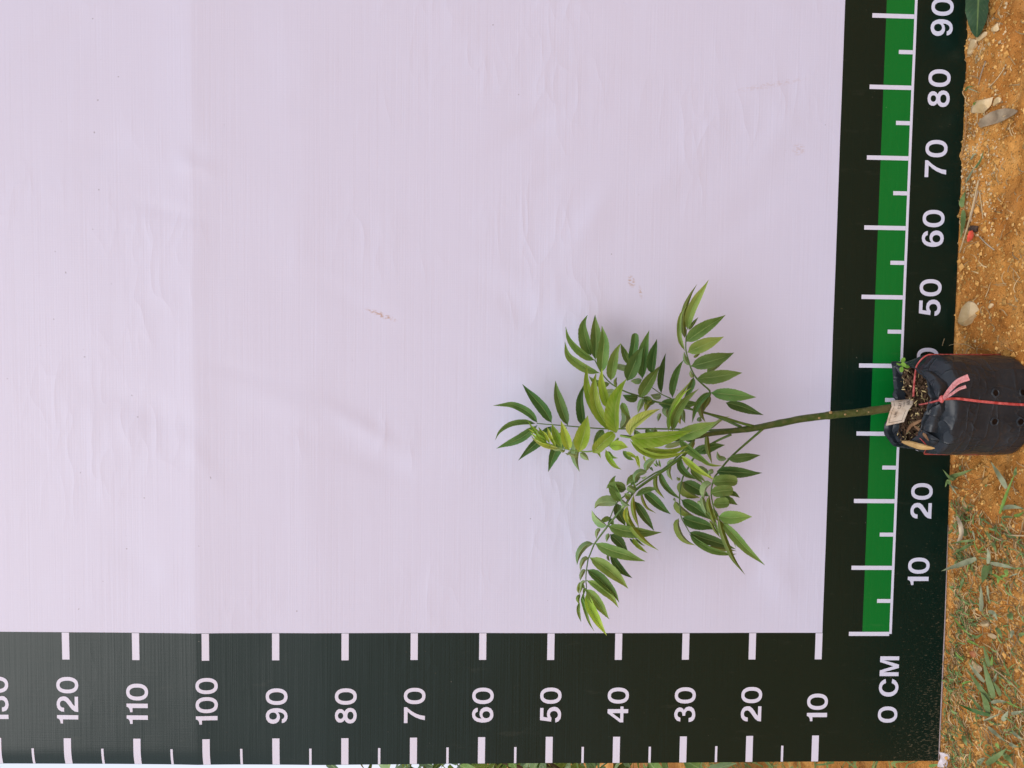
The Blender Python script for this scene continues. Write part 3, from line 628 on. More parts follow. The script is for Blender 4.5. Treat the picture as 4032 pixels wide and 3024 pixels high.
# upper middle leaf
frond([('D', 1160, 558, 8.2), ('D', 960, 470, 7.6), ('D', 760, 400, 7.2), ('D', 560, 352, 6.8), ('A', 1880, 1385, 6.5), ('A', 1700, 1325, 6.2), ('A', 1550, 1275, 6), ('A', 1400, 1190, 5.6), ('A', 1300, 1080, 5.2), ('A', 1220, 930, 5)], (.2, .07), [
    ('1', [(795, 1195), (812, 830), (800, 500), (768, 212)], 118, 122, 'm', .3), ('1', [(705, 1095), (610, 830), (548, 560), (552, 400), (612, 210)], 150, 85, 'm', -.3),
    ('1', [(775, 1205), (540, 1050), (340, 870), (215, 690), (168, 462)], 108, 38, 'm', .1), ('1', [(900, 1490), (620, 1385), (390, 1245), (215, 1090), (112, 800)], 112, 62, 'm', .2),
    ('1', [(930, 1480), (955, 1120), (985, 780), (935, 450)], 122, 128, 'm', .6), ('1', [(1135, 1645), (1180, 1330), (1250, 1040), (1345, 820)], 118, 92, 'm', .4),
    ('1', [(1540, 1290), (1440, 1060), (1345, 835)], 75, 65, 'm', -.3), ('1', [(1560, 1260), (1640, 930), (1668, 620)], 88, 88, 'd', -.2, .3, True),
    ('1', [(1820, 1610), (1845, 1180), (1905, 820), (1960, 550)], 145, 85, 'd', .1), ('1', [(1490, 1660), (1600, 1400), (1720, 1110), (1830, 895)], 150, 135, 'd', .7),
    ('1', [(2030, 1500), (2070, 1110), (2155, 745)], 135, 62, 'd', .0), ('3', [(1730, 465), (1560, 475), (1390, 410)], 95, 65, 'd', -.2),
    ('3', [(1235, 385), (1110, 385), (990, 390)], 100, 95, 'p', -.3, 0, True), ('3', [(1110, 170), (960, 180), (800, 130), (650, 10)], 75, 60, 'm', -.3),
    ('1', [(1520, 1390), (1380, 1355), (1230, 1320)], 75, 55, 'p', -.5, 0, True), ('3', [(1815, 85), (1690, 95), (1560, 110)], 85, 40, 'p', -.4),
    ('2', [(170, 930), (105, 1100), (55, 1260)], 62, 55, 'p', -.2), ('2', [(385, 950), (270, 1070), (225, 1230)], 65, 65, 'o', .1),
    ('2', [(200, 890), (320, 1000), (460, 1015)], 80, 85, 'd', -.5), ('3', [(1380, 580), (1450, 760), (1560, 920)], 70, 75, 'm', -.6), ('3', [(1260, 240), (1230, 120), (1275, 25)], 35, 30, 'o', .2)],
    lab='compound leaf with upturned leaflets behind the yellow young ones')
frond([('2', 1260, 1180, 6.6), ('2', 1000, 1050, 6), ('2', 760, 925, 5.5), ('2', 580, 840, 5), ('2', 360, 690, 4.7)], (.12, .06), [
    ('2', [(572, 830), (590, 500), (625, 230), (660, -60)], 95, 36, 'd', -.2), ('2', [(818, 920), (835, 680), (915, 380), (1045, 80)], 92, 62, 'd', .0),
    ('2', [(105, 915), (240, 680), (390, 450), (540, 215)], 128, 112, 'm', 1.6), ('2', [(575, 865), (460, 890), (335, 850)], 68, 60, 'p', -.3),
    ('2', [(515, 1055), (780, 1062), (1100, 1062), (1425, 1025)], 122, 118, 'd', .6), ('2', [(770, 1120), (680, 1200), (695, 1350)], 85, 85, 'p', .3),
    ('2', [(1045, 1160), (1045, 1320), (1090, 1480)], 52, 52, 'p', .2), ('2', [(990, 1260), (965, 1390), (995, 1500)], 40, 50, 'o', .5)])
# right upper leaf, towards the roots in the picture
frond([('D', 1290, 548, 8.4), ('D', 1150, 512, 8.6), ('D', 960, 452, 9.2), ('D', 800, 412, 9.6), ('2', 1470, 1220, 9.8), ('2', 1540, 1080, 10), ('2', 1620, 900, 10.2), ('2', 1630, 770, 10.3), ('2', 1500, 650, 10.3), ('2', 1330, 480, 10.2), ('2', 1230, 300, 10), ('2', 1180, 150, 9.8), ('B', 556, 830, 9.5), ('B', 555, 730, 9.2), ('B', 560, 600, 9)], (.2, .07), [
    ('B', [(822, 1290), (1000, 1306), (1150, 1322), (1322, 1342)], 62, 66, 'd', .5), ('B', [(990, 1398), (1140, 1432), (1270, 1482), (1400, 1540)], 40, 58, 'd', -.2),
    ('B', [(665, 1140), (850, 1120), (1000, 1096), (1170, 1065)], 66, 72, 'd', .4), ('B', [(605, 1003), (770, 962), (920, 920), (1085, 865)], 80, 68, 'd', .4),
    ('B', [(573, 850), (700, 792), (830, 738), (972, 687)], 68, 66, 'm', .5), ('B', [(560, 732), (690, 638), (830, 545), (995, 452)], 78, 58, 'm', .6),
    ('B', [(570, 605), (598, 440), (675, 270), (812, 62)], 50, 46, 'm', -.2), ('B', [(542, 692), (524, 530), (545, 370), (602, 230), (672, 100)], 32, 30, 'o', .4),
    ('B', [(545, 835), (494, 720), (480, 570), (500, 440), (560, 330)], 24, 24, 'm', .1), ('B', [(585, 605), (640, 530), (692, 465)], 20, 16, 'o', -.2),
    ('B', [(590, 990), (545, 930), (533, 840)], 18, 30, 'p', .1), ('B', [(640, 905), (680, 880), (716, 855)], 14, 14, 'o', -.6), ('B', [(785, 1062), (880, 1005), (985, 937)], 36, 24, 'o', -.6),
    ('B', [(640, 1122), (612, 1085), (605, 1040)], 22, 14, 'p', .1), ('2', [(1640, 800), (1480, 920), (1350, 1090), (1285, 1280), (1260, 1475)], 68, 62, 'd', .5),
    ('2', [(1600, 900), (1450, 1080), (1450, 1280), (1540, 1450)], 50, 66, 'o', .2), ('2', [(1280, 470), (1240, 620), (1160, 800), (1080, 920)], 70, 62, 'd', -.2), ('4', [(1640, 500), (1800, 340), (1930, 255), (2065, 212)], 30, 34, 'p', -2.2),
    ('2', [(1640, 880), (1600, 1000), (1530, 1120), (1500, 1220)], 40, 45, 'o', .3), ('2', [(1390, 1440), (1400, 1380), (1430, 1330)], 45, 60, 'p', -1.)],
    lab='compound leaf with broad hanging leaflets nearest the bag')
# the newest leaves at the shoot tip, reaching towards the viewer
frond([('3', 1345, 1300, 13.3), ('3', 1450, 1325, 14), ('3', 1570, 1345, 14.6), ('4', 200, 700, 14.8)], (.14, .07), [
    ('3', [(1090, 1195), (860, 830), (690, 480), (610, 120), (621, -262)], 105, 75, 'b', -.6, 1.2), ('3', [(1240, 1245), (1000, 1000), (835, 720), (772, 430), (770, 130), (801, -92)], 112, 115, 'b', .2, 1.2),
    ('3', [(1090, 700), (1000, 470), (930, 120), (951, -182)], 95, 85, 'b', -.8, .5), ('3', [(1262, 1235), (1228, 900), (1252, 620), (1335, 330), (1467, 35)], 225, 78, 'b', .9, 1.6),
    ('3', [(1555, 1312), (1600, 1130), (1740, 1000), (1920, 870), (2208, 705)], 150, 62, 'y', .9, .8), ('4', [(-99, 676), (180, 692), (600, 650), (1000, 580), (1262, 535)], 108, 215, 'b', 1.2, .6),
    ('4', [(-95, 700), (100, 840), (350, 970), (720, 1000), (1210, 862)], 80, 100, 'b', .6, .2), ('4', [(-110, 740), (120, 960), (430, 1085), (800, 1075), (1215, 982)], 66, 52, 'b', .7, .2),
    ('4', [(960, 720), (1180, 905), (1430, 1105), (1708, 1315)], 46, 112, 'm', -.5, .4), ('4', [(1005, 1075), (1200, 1250), (1420, 1420), (1742, 1592)], 66, 62, 'b', -.6, .6),
    ('4', [(1190, 1280), (1360, 1480), (1555, 1652)], 48, 46, 'm', -.9, .2), ('4', [(855, 640), (1150, 592), (1490, 470), (1797, 348)], 152, 148, 'm', -.6, .3),
    ('2', [(815, 1640), (850, 1360), (990, 1080), (1180, 880), (1402, 730)], 62, 112, 'm', -.2, .4), ('2', [(728, 1640), (755, 1360), (850, 1100), (985, 850), (1258, 540)], 60, 62, 'o', -.5, .4),
    ('2', [(742, 1620), (800, 1290), (930, 1000), (1080, 800), (1240, 680)], 36, 42, 'b', -.3, .4), ('4', [(640, 890), (820, 845), (1060, 805)], 46, 52, 'p', -.8, 0),
    ('4', [(1300, 1000), (1500, 1200), (1700, 1280), (1930, 1290)], 25, 35, 'b', -1.2, .1), ('4', [(1000, 760), (900, 800), (690, 850)], 36, 30, 'p', -1.2, 0), ('4', [(1290, 690), (1180, 745), (1050, 700)], 30, 36, 'd', -1.4, 0), ('4', [(1240, 960), (1120, 900), (980, 860)], 40, 36, 'd', -1.6, 0), ('2', [(560, 1250), (520, 1330), (500, 1440)], 40, 34, 'p', -2.2, 0), ('2', [(940, 1480), (900, 1380), (930, 1250)], 34, 40, 'd', -2.0, 0)], True, 'yellow-green newest leaf at the shoot tip')
frond([('C', 1480, 680, 13), ('C', 1420, 730, 12.6), ('C', 1340, 770, 12.2), ('C', 1180, 822, 11.6), ('C', 1000, 815, 11), ('C', 850, 780, 10.6), ('C', 740, 745, 10.3), ('C', 640, 715, 10)], (.13, .06), [
    ('C', [(862, 782), (805, 660), (750, 520)], 40, 42, 'b', .3), ('C', [(940, 806), (895, 650), (853, 485)], 46, 54, 'b', .3), ('C', [(1045, 832), (1100, 650), (1150, 430)], 86, 66, 'b', .4),
    ('C', [(1200, 838), (1310, 725), (1435, 622)], 62, 62, 'b', .5, .5, True), ('C', [(1380, 770), (1480, 752), (1585, 775)], 48, 56, 'b', .3),
    ('C', [(775, 745), (740, 660), (703, 558)], 18, 18, 'b', .3), ('C', [(722, 705), (660, 640), (608, 552)], 26, 22, 'b', .4), ('C', [(650, 705), (560, 590), (486, 480)], 14, 14, 'b', .2),
    ('C', [(740, 760), (620, 700), (520, 610)], 18, 18, 'b', .2), ('C', [(830, 792), (680, 765), (560, 690), (528, 640)], 18, 22, 'y', .2), ('C', [(700, 720), (610, 660), (575, 600)], 24, 24, 'b', .4), ('C', [(640, 650), (550, 610), (492, 570)], 10, 10, 'b', .3), ('C', [(690, 700), (600, 600), (530, 540)], 9, 9, 'b', .5), ('C', [(730, 735), (690, 640), (640, 590)], 14, 12, 'b', .5), ('C', [(800, 770), (760, 700), (730, 640)], 16, 14, 'b', .5), ('C', [(780, 765), (660, 745), (600, 700)], 12, 12, 'b', .5), ('C', [(900, 800), (870, 820), (830, 800)], 14, 12, 'p', .3), ('C', [(960, 815), (930, 850), (900, 840)], 14, 12, 'p', .3), ('C', [(1240, 800), (1270, 850), (1290, 900)], 14, 14, 'm', -.3),
    ('C', [(880, 790), (800, 800), (720, 770)], 16, 20, 'p', .2), ('C', [(1030, 835), (1005, 870), (920, 845)], 22, 22, 'p', .1), ('C', [(1060, 838), (1110, 880), (1158, 922)], 32, 28, 'p', .1),
    ('C', [(1340, 800), (1370, 885), (1430, 970), (1510, 1025)], 30, 28, 'b', .0), ('C', [(1365, 820), (1410, 880), (1478, 898)], 18, 18, 'm', -.2), ('C', [(1530, 815), (1585, 885), (1648, 922)], 28, 24, 'm', -.8),
    ('C', [(1560, 830), (1630, 865), (1690, 900)], 20, 20, 'b', .0), ('C', [(1680, 865), (1700, 940), (1708, 1020)], 14, 12, 'b', .0), ('C', [(1650, 870), (1680, 920), (1692, 992)], 10, 10, 'b', .0), ('C', [(1755, 870), (1762, 900), (1778, 940)], 10, 10, 'b', .0)], True,
    'pale young leaf with small crowded leaflets at its end')
# lower left leaf, drooping over the vertical scale
frond([('D', 640, 690, 10), ('D', 560, 830, 10.5), ('D', 480, 905, 11), ('5', 1700, 200, 11.3), ('5', 1400, 400, 11.6), ('5', 1130, 600, 12), ('5', 1000, 760, 12), ('5', 880, 960, 12), ('5', 780, 1060, 12), ('5', 650, 1220, 11.8), ('5', 520, 1380, 11.6), ('5', 400, 1540, 11.4), ('8', 550, 240, 11), ('8', 480, 420, 10.8), ('8', 430, 520, 10.6), ('8', 400, 680, 10.4), ('8', 375, 880, 10.2), ('8', 370, 1030, 10), ('8', 385, 1180, 9.8), ('E', 266, 1110, 9.6)], (.24, .06), [
    ('8', [(565, 215), (900, 365), (1250, 472), (1662, 632)], 118, 128, 'm', .3), ('8', [(450, 525), (740, 710), (1020, 930), (1305, 1198)], 138, 118, 'm', .5), ('8', [(395, 792), (640, 985), (850, 1190), (985, 1330), (1080, 1520)], 138, 82, 'd', .1),
    ('8', [(375, 1020), (590, 1115), (800, 1270), (955, 1420), (1070, 1635)], 76, 92, 'm', .5), ('E', [(268, 1082), (350, 1180), (430, 1290), (483, 1378)], 48, 46, 'm', .4), ('E', [(268, 1120), (290, 1240), (345, 1350), (400, 1440), (468, 1532)], 52, 34, 'b', .6),
    ('8', [(545, 222), (380, 255), (250, 390), (195, 540), (185, 692)], 62, 82, 'p', .0), ('8', [(425, 530), (330, 570), (268, 700), (255, 830)], 42, 52, 'p', .0), ('8', [(370, 800), (310, 830), (262, 930), (250, 1035)], 44, 44, 'p', .1), ('8', [(360, 1030), (290, 1080), (262, 1200), (230, 1335)], 38, 40, 'p', .2),
    ('8', [(300, 1105), (320, 1170), (362, 1225)], 26, 24, 'm', .0), ('8', [(238, 1060), (195, 1220), (218, 1320)], 34, 26, 'o', -.1), ('8', [(245, 1325), (195, 1420), (225, 1545)], 38, 40, 'o', .0), ('E', [(200, 1200), (190, 1290), (215, 1402)], 16, 16, 'm', .0),
    ('E', [(240, 1105), (236, 1190), (256, 1280), (290, 1390), (342, 1497)], 17, 17, 'm', .2), ('8', [(370, 1190), (335, 1260), (325, 1350)], 24, 34, 'm', .1), ('E', [(218, 1160), (240, 1230), (262, 1290)], 14, 14, 'm', .3),
    ('5', [(520, 1390), (880, 1490), (1250, 1530), (1692, 1552)], 112, 138, 'm', .3), ('5', [(950, 950), (938, 1190), (1050, 1430), (1280, 1690), (1620, 1933)], 70, 66, 'o', 1.0, .8), ('5', [(1075, 700), (1060, 950), (1110, 1200), (1207, 1437)], 48, 46, 'o', .8),
    ('5', [(1105, 850), (1250, 1085), (1385, 1285), (1532, 1492)], 92, 84, 'd', -.6), ('5', [(1275, 610), (1490, 800), (1680, 975), (1882, 1147)], 102, 96, 'd', -.6), ('5', [(1235, 670), (1285, 850), (1380, 1005), (1582, 1107)], 32, 28, 'o', -.3), ('5', [(1110, 740), (1290, 625), (1450, 580), (1618, 575)], 58, 66, 'd', .3),
    ('5', [(1645, 225), (1725, 450), (1890, 650), (2135, 832)], 66, 58, 'd', -.3), ('5', [(1590, 250), (1550, 420), (1590, 600), (1762, 797)], 42, 46, 'o', -.2), ('5', [(1895, 55), (1840, 180), (1855, 285), (1932, 402)], 42, 42, 'p', -.2), ('4', [(995, 1125), (1005, 1310), (1150, 1480), (1375, 1592)], 60, 84, 'd', -.4),
    ('4', [(240, 1425), (262, 1275), (365, 1175), (490, 1120)], 66, 76, 'p', .3), ('5', [(1372, 213), (1210, 225), (1115, 310), (1098, 455)], 66, 74, 'p', .4), ('5', [(1125, 640), (1035, 590), (945, 530)], 76, 72, 'p', .5, .3, True),
    ('5', [(805, 800), (865, 890), (1005, 957)], 40, 46, 'p', .5), ('5', [(805, 1010), (880, 940), (975, 840)], 34, 34, 'p', .4), ('5', [(1010, 790), (930, 720), (880, 670)], 66, 62, 'm', -.2), ('5', [(500, 1388), (370, 1300), (250, 1185), (160, 1042)], 118, 26, 'p', .2), ('5', [(930, 960), (900, 1150), (950, 1300), (940, 1480)], 40, 50, 'b', .6), ('4', [(560, 1330), (540, 1240), (520, 1150)], 22, 18, 'm', .2), ('4', [(490, 1310), (440, 1270), (400, 1240)], 20, 20, 'm', .1), ('4', [(520, 1300), (470, 1220), (465, 1150)], 16, 16, 'd', -.2), ('4', [(700, 1290), (760, 1200), (860, 1150)], 30, 36, 'p', -.3), ('5', [(1420, 110), (1460, 150), (1500, 195)], 12, 12, 'd', -.4), ('5', [(1240, 330), (1290, 345), (1370, 300)], 16, 16, 'm', .2), ('5', [(1080, 460), (1110, 540), (1150, 560)], 26, 22, 'm', .3)],
    lab='thick compound leaf drooping towards the vertical scale')
frond([('D', 650, 690, 9.6), ('5', 1800, 90, 8.8), ('5', 1520, 250, 8), ('5', 1130, 510, 7.5), ('5', 850, 760, 7), ('5', 700, 900, 6.8), ('5', 570, 1200, 6.5), ('5', 520, 1350, 6.3)], (.14, .07), [
    ('5', [(712, 880), (480, 860), (310, 905), (215, 1006)], 92, 132, 'p', .2), ('5', [(812, 862), (700, 690), (628, 500), (640, 370), (692, 285)], 118, 76, 'm', .6), ('5', [(915, 592), (720, 540), (570, 510), (475, 565)], 100, 118, 'd', -.2), ('5', [(1230, 330), (1060, 350), (970, 430), (925, 515)], 76, 80, 'd', -.1),
    ('5', [(560, 1195), (450, 1255), (340, 1300)], 52, 56, 'm', .0), ('5', [(355, 1440), (285, 1520), (265, 1680)], 36, 46, 'p', .3), ('5', [(720, 900), (765, 1130), (905, 1385)], 122, 98, 'd', -.1), ('5', [(570, 1220), (600, 1300), (652, 1392)], 48, 46, 'd', .0),
    ('8', [(862, 0), (832, 100), (820, 190)], 42, 40, 'p', .5), ('8', [(895, 20), (1050, 150), (1180, 290), (1287, 388)], 112, 92, 'd', .2), ('8', [(905, 430), (1010, 640), (1160, 820), (1378, 985)], 82, 72, 'd', .0), ('8', [(840, 470), (855, 550), (890, 612)], 24, 26, 'o', .1),
    ('8', [(1385, 100), (1490, 260), (1710, 436)], 46, 44, 'b', 4.0), ('8', [(1440, 100), (1560, 215), (1662, 286)], 20, 18, 'd', 3.6), ('8', [(1320, 110), (1390, 190), (1440, 277)], 24, 20, 'd', 3.4), ('5', [(1180, 330), (1080, 420), (1000, 520)], 60, 50, 'd', -.1), ('5', [(1450, 100), (1480, 150), (1510, 200)], 14, 12, 'd', .0)])
# lower right leaf
frond([('D', 1390, 580, 8.3), ('D', 1060, 870, 9), ('D', 900, 1060, 9.6), ('6', 1070, 440, 10), ('6', 1010, 650, 10.6), ('6', 1000, 820, 11), ('6', 1020, 960, 11.4), ('6', 1060, 1120, 11.8), ('6', 1150, 1290, 12)], (.17, .07), [
    ('D', [(1005, 900), (1110, 893), (1230, 878), (1368, 863)], 40, 52, 'd', .2), ('D', [(1000, 906), (930, 905), (905, 880), (894, 820)], 20, 34, 'p', -.1), ('6', [(1120, 310), (1480, 325), (1800, 345), (2112, 360)], 112, 124, 'd', .2), ('6', [(1015, 552), (1240, 526), (1430, 526), (1565, 560)], 140, 104, 'm', .4, .3, True),
    ('6', [(978, 790), (1200, 742), (1475, 720)], 122, 118, 'm', .7, .3, True), ('6', [(1033, 1030), (1200, 1018), (1392, 1000)], 132, 92, 'm', .7, .3, True), ('6', [(1150, 1295), (1400, 1325), (1650, 1310), (1888, 1285)], 150, 126, 'm', .6), ('6', [(1180, 880), (1400, 945), (1572, 1052)], 84, 72, 'd', -.4), ('6', [(1280, 760), (1480, 795), (1624, 884)], 62, 56, 'd', -.3),
    ('6', [(1012, 562), (890, 640), (842, 780), (850, 935)], 34, 112, 'p', .4), ('6', [(790, 850), (828, 1050), (885, 1190), (958, 1335)], 62, 62, 'p', .3), ('6', [(965, 830), (930, 1000), (985, 1220), (1070, 1440), (1182, 1665)], 62, 52, 'o', .8), ('6', [(1040, 1110), (1080, 1260), (1150, 1400)], 46, 46, 'o', .2),
    ('7', [(1048, 300), (1110, 600), (1240, 950), (1390, 1260), (1640, 1567)], 62, 62, 'o', .9), ('7', [(1140, 440), (1390, 715), (1650, 1000), (1850, 1180), (2072, 1357)], 92, 104, 'm', .4), ('7', [(1070, 395), (1130, 520), (1222, 662)], 52, 50, 'o', .5), ('7', [(1150, 430), (1300, 570), (1428, 652)], 44, 42, 'd', -.3),
    ('6', [(1052, 318), (985, 325), (925, 400)], 46, 56, 'p', .1), ('6', [(690, 205), (830, 300), (1030, 480)], 70, 64, 'p', -.8), ('6', [(545, 255), (680, 420), (825, 575)], 46, 52, 'd', -.6), ('7', [(850, 380), (960, 590), (1092, 772)], 30, 26, 'o', .3), ('7', [(960, 400), (1010, 560), (1056, 705)], 22, 20, 'm', .1), ('6', [(880, 1190), (955, 1290), (1015, 1390)], 28, 30, 'm', .0), ('6', [(690, 970), (755, 1000), (790, 1090)], 36, 34, 'p', -.2), ('6', [(1050, 1130), (1110, 1220), (1165, 1290)], 22, 26, 'd', -.2), ('7', [(1180, 480), (1330, 720), (1440, 1000)], 20, 22, 'm', -.3)],
    lab='compound leaf with blunt bitten leaflets hanging on the left side')
frond([('4', 2100, 610, 8.2), ('4', 1800, 745, 7.5), ('4', 1500, 920, 7), ('4', 1280, 1130, 6.6), ('4', 1170, 1320, 6.3), ('4', 1050, 1530, 6), ('6', 380, 440, 5.9), ('6', 340, 600, 5.7), ('6', 310, 800, 5.5), ('6', 310, 1000, 5.3), ('6', 330, 1200, 5.1), ('6', 345, 1310, 5), ('6', 400, 1420, 4.9), ('6', 520, 1630, 4.7)], (.17, .07), [
    ('6', [(395, 530), (600, 642), (800, 752), (965, 850)], 112, 132, 'd', -.2), ('6', [(350, 512), (400, 680), (560, 810), (742, 892)], 72, 132, 'o', -.5), ('6', [(350, 930), (600, 1062), (800, 1205), (972, 1365)], 96, 128, 'd', -.1), ('6', [(205, 955), (330, 1115), (500, 1235), (692, 1312)], 46, 112, 'o', -.5),
    ('6', [(370, 1320), (650, 1412), (900, 1482), (1120, 1570)], 112, 148, 'd', .1), ('7', [(412, 640), (700, 762), (1000, 855), (1432, 1002)], 112, 112, 'd', .0), ('7', [(405, 668), (600, 842), (900, 1012), (1260, 1105), (1447, 1100)], 42, 92, 'm', -.2), ('7', [(182, 335), (150, 480), (228, 700), (370, 842), (548, 932)], 42, 92, 'o', -.4),
    ('7', [(840, 950), (1100, 1012), (1447, 1036)], 52, 42, 'o', -.5), ('6', [(330, 492), (272, 472), (246, 430)], 30, 34, 'p', -.1), ('4', [(1245, 700), (1255, 820), (1232, 955)], 46, 44, 'o', .8), ('4', [(1572, 560), (1568, 760), (1602, 1000), (1692, 1252)], 50, 50, 'o', 1.2),
    ('4', [(1265, 955), (1500, 930), (1740, 865), (1968, 853)], 92, 108, 'd', -.5), ('6', [(180, 890), (200, 930), (230, 950)], 24, 24, 'p', -.1), ('4', [(1030, 690), (1020, 780), (1000, 850)], 36, 34, 'd', 1.)],
    lab='compound leaf with two-toned leaflets closest to the vinyl')

# ------------------------------------------------------------------ paper label on the stem
mpap = Mat('aged_paper', 0.75, 0.2); p = mpap.obj()
mpap.col(mpap.mix(mpap.ramp(mpap.noise(p, 70, 5, .6), [(.42, 0), (.72, 1)]), (0.72, 0.60, 0.47), (0.42, 0.29, 0.18))); mpap.bump(mpap.noise(p, 160, 3), .3, .001)
mink = simple('ink', (0.05, 0.035, 0.03), (0.09, 0.065, 0.05), 90, .8, .2, 0)
# the strip wraps round the stem and sticks out to the left like a flag; u runs along it, v down it
TAGP = [((762, 905, 6.9), (985, 890, 6.9)), ((765, 925, 7.6), (1008, 905, 7.6)), ((772, 970, 8.3), (1000, 950, 8.3)), ((748, 1025, 8.5), (955, 1010, 8.5)), ((728, 1100, 8.0), (928, 1075, 8.2)), ((708, 1180, 7.4), (905, 1138, 7.8))]
def tag_pt(u, v, out=0.0):
    s = u * (len(TAGP) - 1); i = min(int(s), len(TAGP) - 2); f = s - i
    a = np.array(TAGP[i][0]) * (1 - f) + np.array(TAGP[i + 1][0]) * f; b = np.array(TAGP[i][1]) * (1 - f) + np.array(TAGP[i + 1][1]) * f
    q = a * (1 - v) + b * v; return at(*zp('G', q[0], q[1]), q[2] + out)
TO = M(*tag_pt(.4, .9))
lab = thing('paper_tag', TO, 'small stained cream paper label wrapped round the foot of the stem', 'label')
V = [M(*tag_pt(i / 20, j / 5)) for j in range(6) for i in range(21)]; F = [(j * 21 + i, j * 21 + i + 1, (j + 1) * 21 + i + 1, (j + 1) * 21 + i) for j in range(5) for i in range(20)]
link_mesh('paper', V, F, mpap.m, lab, TO)
def tagtext(txt, u0, u1, v0, v1, wgt=0.0):   # u1<u0: world left is high u
    bm = font_mesh(txt, wgt); a0 = min(v.co.x for v in bm.verts); a1 = max(v.co.x for v in bm.verts); b0 = min(v.co.y for v in bm.verts); b1 = max(v.co.y for v in bm.verts)
    bm.verts.index_update()
    V = [M(*tag_pt(u0 + (u1 - u0) * (v.co.x - a0) / (a1 - a0), v1 + (v0 - v1) * (v.co.y - b0) / (b1 - b0), .03)) for v in bm.verts]; F = [tuple(v.index for v in f.verts) for f in bm.faces]; bm.free()
    link_mesh('lettering', V, F, mink, lab, TO, smooth=False)
tagtext('VƯỜN', .80, .62, .26, .46); tagtext('CÂY G', .52, .12, .30, .48); tagtext('(Cây L', .44, .14, .54, .64); tagtext('(60C', .40, .14, .70, .90, .01)
for (u0, u1, v0, v1) in ((.10, .93, .12, .135), (.60, .93, .84, .855)):
    V = [M(*tag_pt(u0 + (u1 - u0) * i / 12, v, .03)) for v in (v0, v1) for i in range(13)]; link_mesh('printed_line', V, [(i, i + 1, 14 + i, 13 + i) for i in range(12)], mink, lab, TO)
V = [M(*tag_pt(u, .12 + .735 * i / 8, .03)) for u in (.925, .935) for i in range(9)]; link_mesh('printed_line', V, [(i, i + 1, 10 + i, 9 + i) for i in range(8)], mink, lab, TO)

# ------------------------------------------------------------------ sprout and dry leaves in the mouth of the bag
mspr = simple('sprout_green', (0.16, 0.33, 0.03), (0.25, 0.44, 0.06), 90, .45, .4, .2)
so = atz(*zp('N', 540, 420), 2.2); SPO = M(so[0], so[1], 1.5)
spr = thing('weed_sprout', SPO, 'tiny bright green sprout with round leaves in the corner of the bag', 'sprout')
V, F = tube(spline([(so[0], so[1], 1.4), (so[0] + .05, so[1] - .05, 1.9), (so[0], so[1], 2.3)], 8), .05, 6); link_mesh('stalk', V, F, mspr, spr, SPO)
for (x, y, a, h) in ((560, 280, 1.0, 2.5), (445, 375, 2.7, 2.6), (575, 412, -.5, 2.9), (512, 550, -1.7, 2.6), (668, 452, -.3, 2.3)):
    q = atz(*zp('N', x, y), h); V, F = [M(*q)], []
    for i in range(14):
        t = 2 * math.pi * i / 14; V.append(M(*atz(*zp('N', x + 84 * math.cos(t) * math.cos(a) - 62 * math.sin(t) * math.sin(a), y - 84 * math.cos(t) * math.sin(a) - 62 * math.sin(t) * math.cos(a)), h + .07 * math.cos(2 * t))))
    F = [(0, 1 + i, 1 + (i + 1) % 14) for i in range(14)]; link_mesh('leaf', V, F, mspr, spr, SPO)
def scrap(name, label, cat, r, spine, wl, wr, mat, zs, curl=.2, n=16, zf=None, group=None):   # a leaf or scrap lying about; spine px, heights (cm) along it
    s = ZOOM[r][2]; path = spline([np.array([*zp(r, x, y), h]) for (x, y), h in zip(spine, zs)], n); V, F, UV = [], [], []
    f3 = zf or (lambda px, py, h: atz(px, py, h))
    for i, q in enumerate(path):
        t = i / n; d = path[min(i + 1, n)][:2] - path[max(i - 1, 0)][:2]; d /= np.linalg.norm(d) + 1e-9; nn = np.array([d[1], -d[0]]); w_ = math.sin(math.pi * min(1, .06 + t * .93)) ** .65
        for k in range(5):
            f = (2 - k) / 2; ww = (wl if f > 0 else wr) / s * w_ * abs(f) * (1 + .12 * nz(t * 9, f * 2, wl))
            V.append(M(*f3(q[0] + nn[0] * (ww if f > 0 else -ww), q[1] + nn[1] * (ww if f > 0 else -ww), q[2] + curl * abs(f) ** 2 * w_ + .06 * nz(t * 6, f * 3, wr)))); UV.append((t, .5 + f / 2))
    for i in range(n):
        for k in range(4): F.append((i * 5 + k, i * 5 + k + 1, i * 5 + 6 + k, i * 5 + 5 + k))
    c0 = sum(V, Vector()) / len(V)
    o = link_mesh(name, V, F, mat, None, c0, uvs=UV); tag(o, label, cat, group); return o
mdry = simple('dry_leaf', (0.52, 0.30, 0.10), (0.66, 0.44, 0.18), 60, .6, .3, .5, .002)
mbrn = simple('brown_leaf', (0.20, 0.10, 0.045), (0.32, 0.18, 0.09), 60, .7, .3, .5, .002)
mgry = simple('grey_leaf', (0.24, 0.17, 0.105), (0.38, 0.29, 0.19), 70, .8, .2, .6, .002)
scrap('dry_leaf', 'curled dry yellow leaf hanging over the edge of the bag', 'leaf', 'O', [(525, 1090), (800, 1150), (1100, 1230), (1480, 1290)], 70, 105, mdry, (3.3, 3.6, 3.5, 2.6), -.35)
scrap('dry_leaf', 'thin brown leaf strip lying across the soil in the bag', 'leaf', 'O', [(880, 640), (1040, 760), (1180, 900), (1310, 1080)], 50, 55, mbrn, (2.6, 2.9, 3.2, 3.2), -.2)
scrap('dry_leaf', 'small brown leaf scrap on the soil below the paper label', 'leaf', 'O', [(1120, 460), (960, 540), (780, 640), (650, 850)], 55, 50, mbrn, (2.5, 2.6, 2.5, 2.3), -.15)

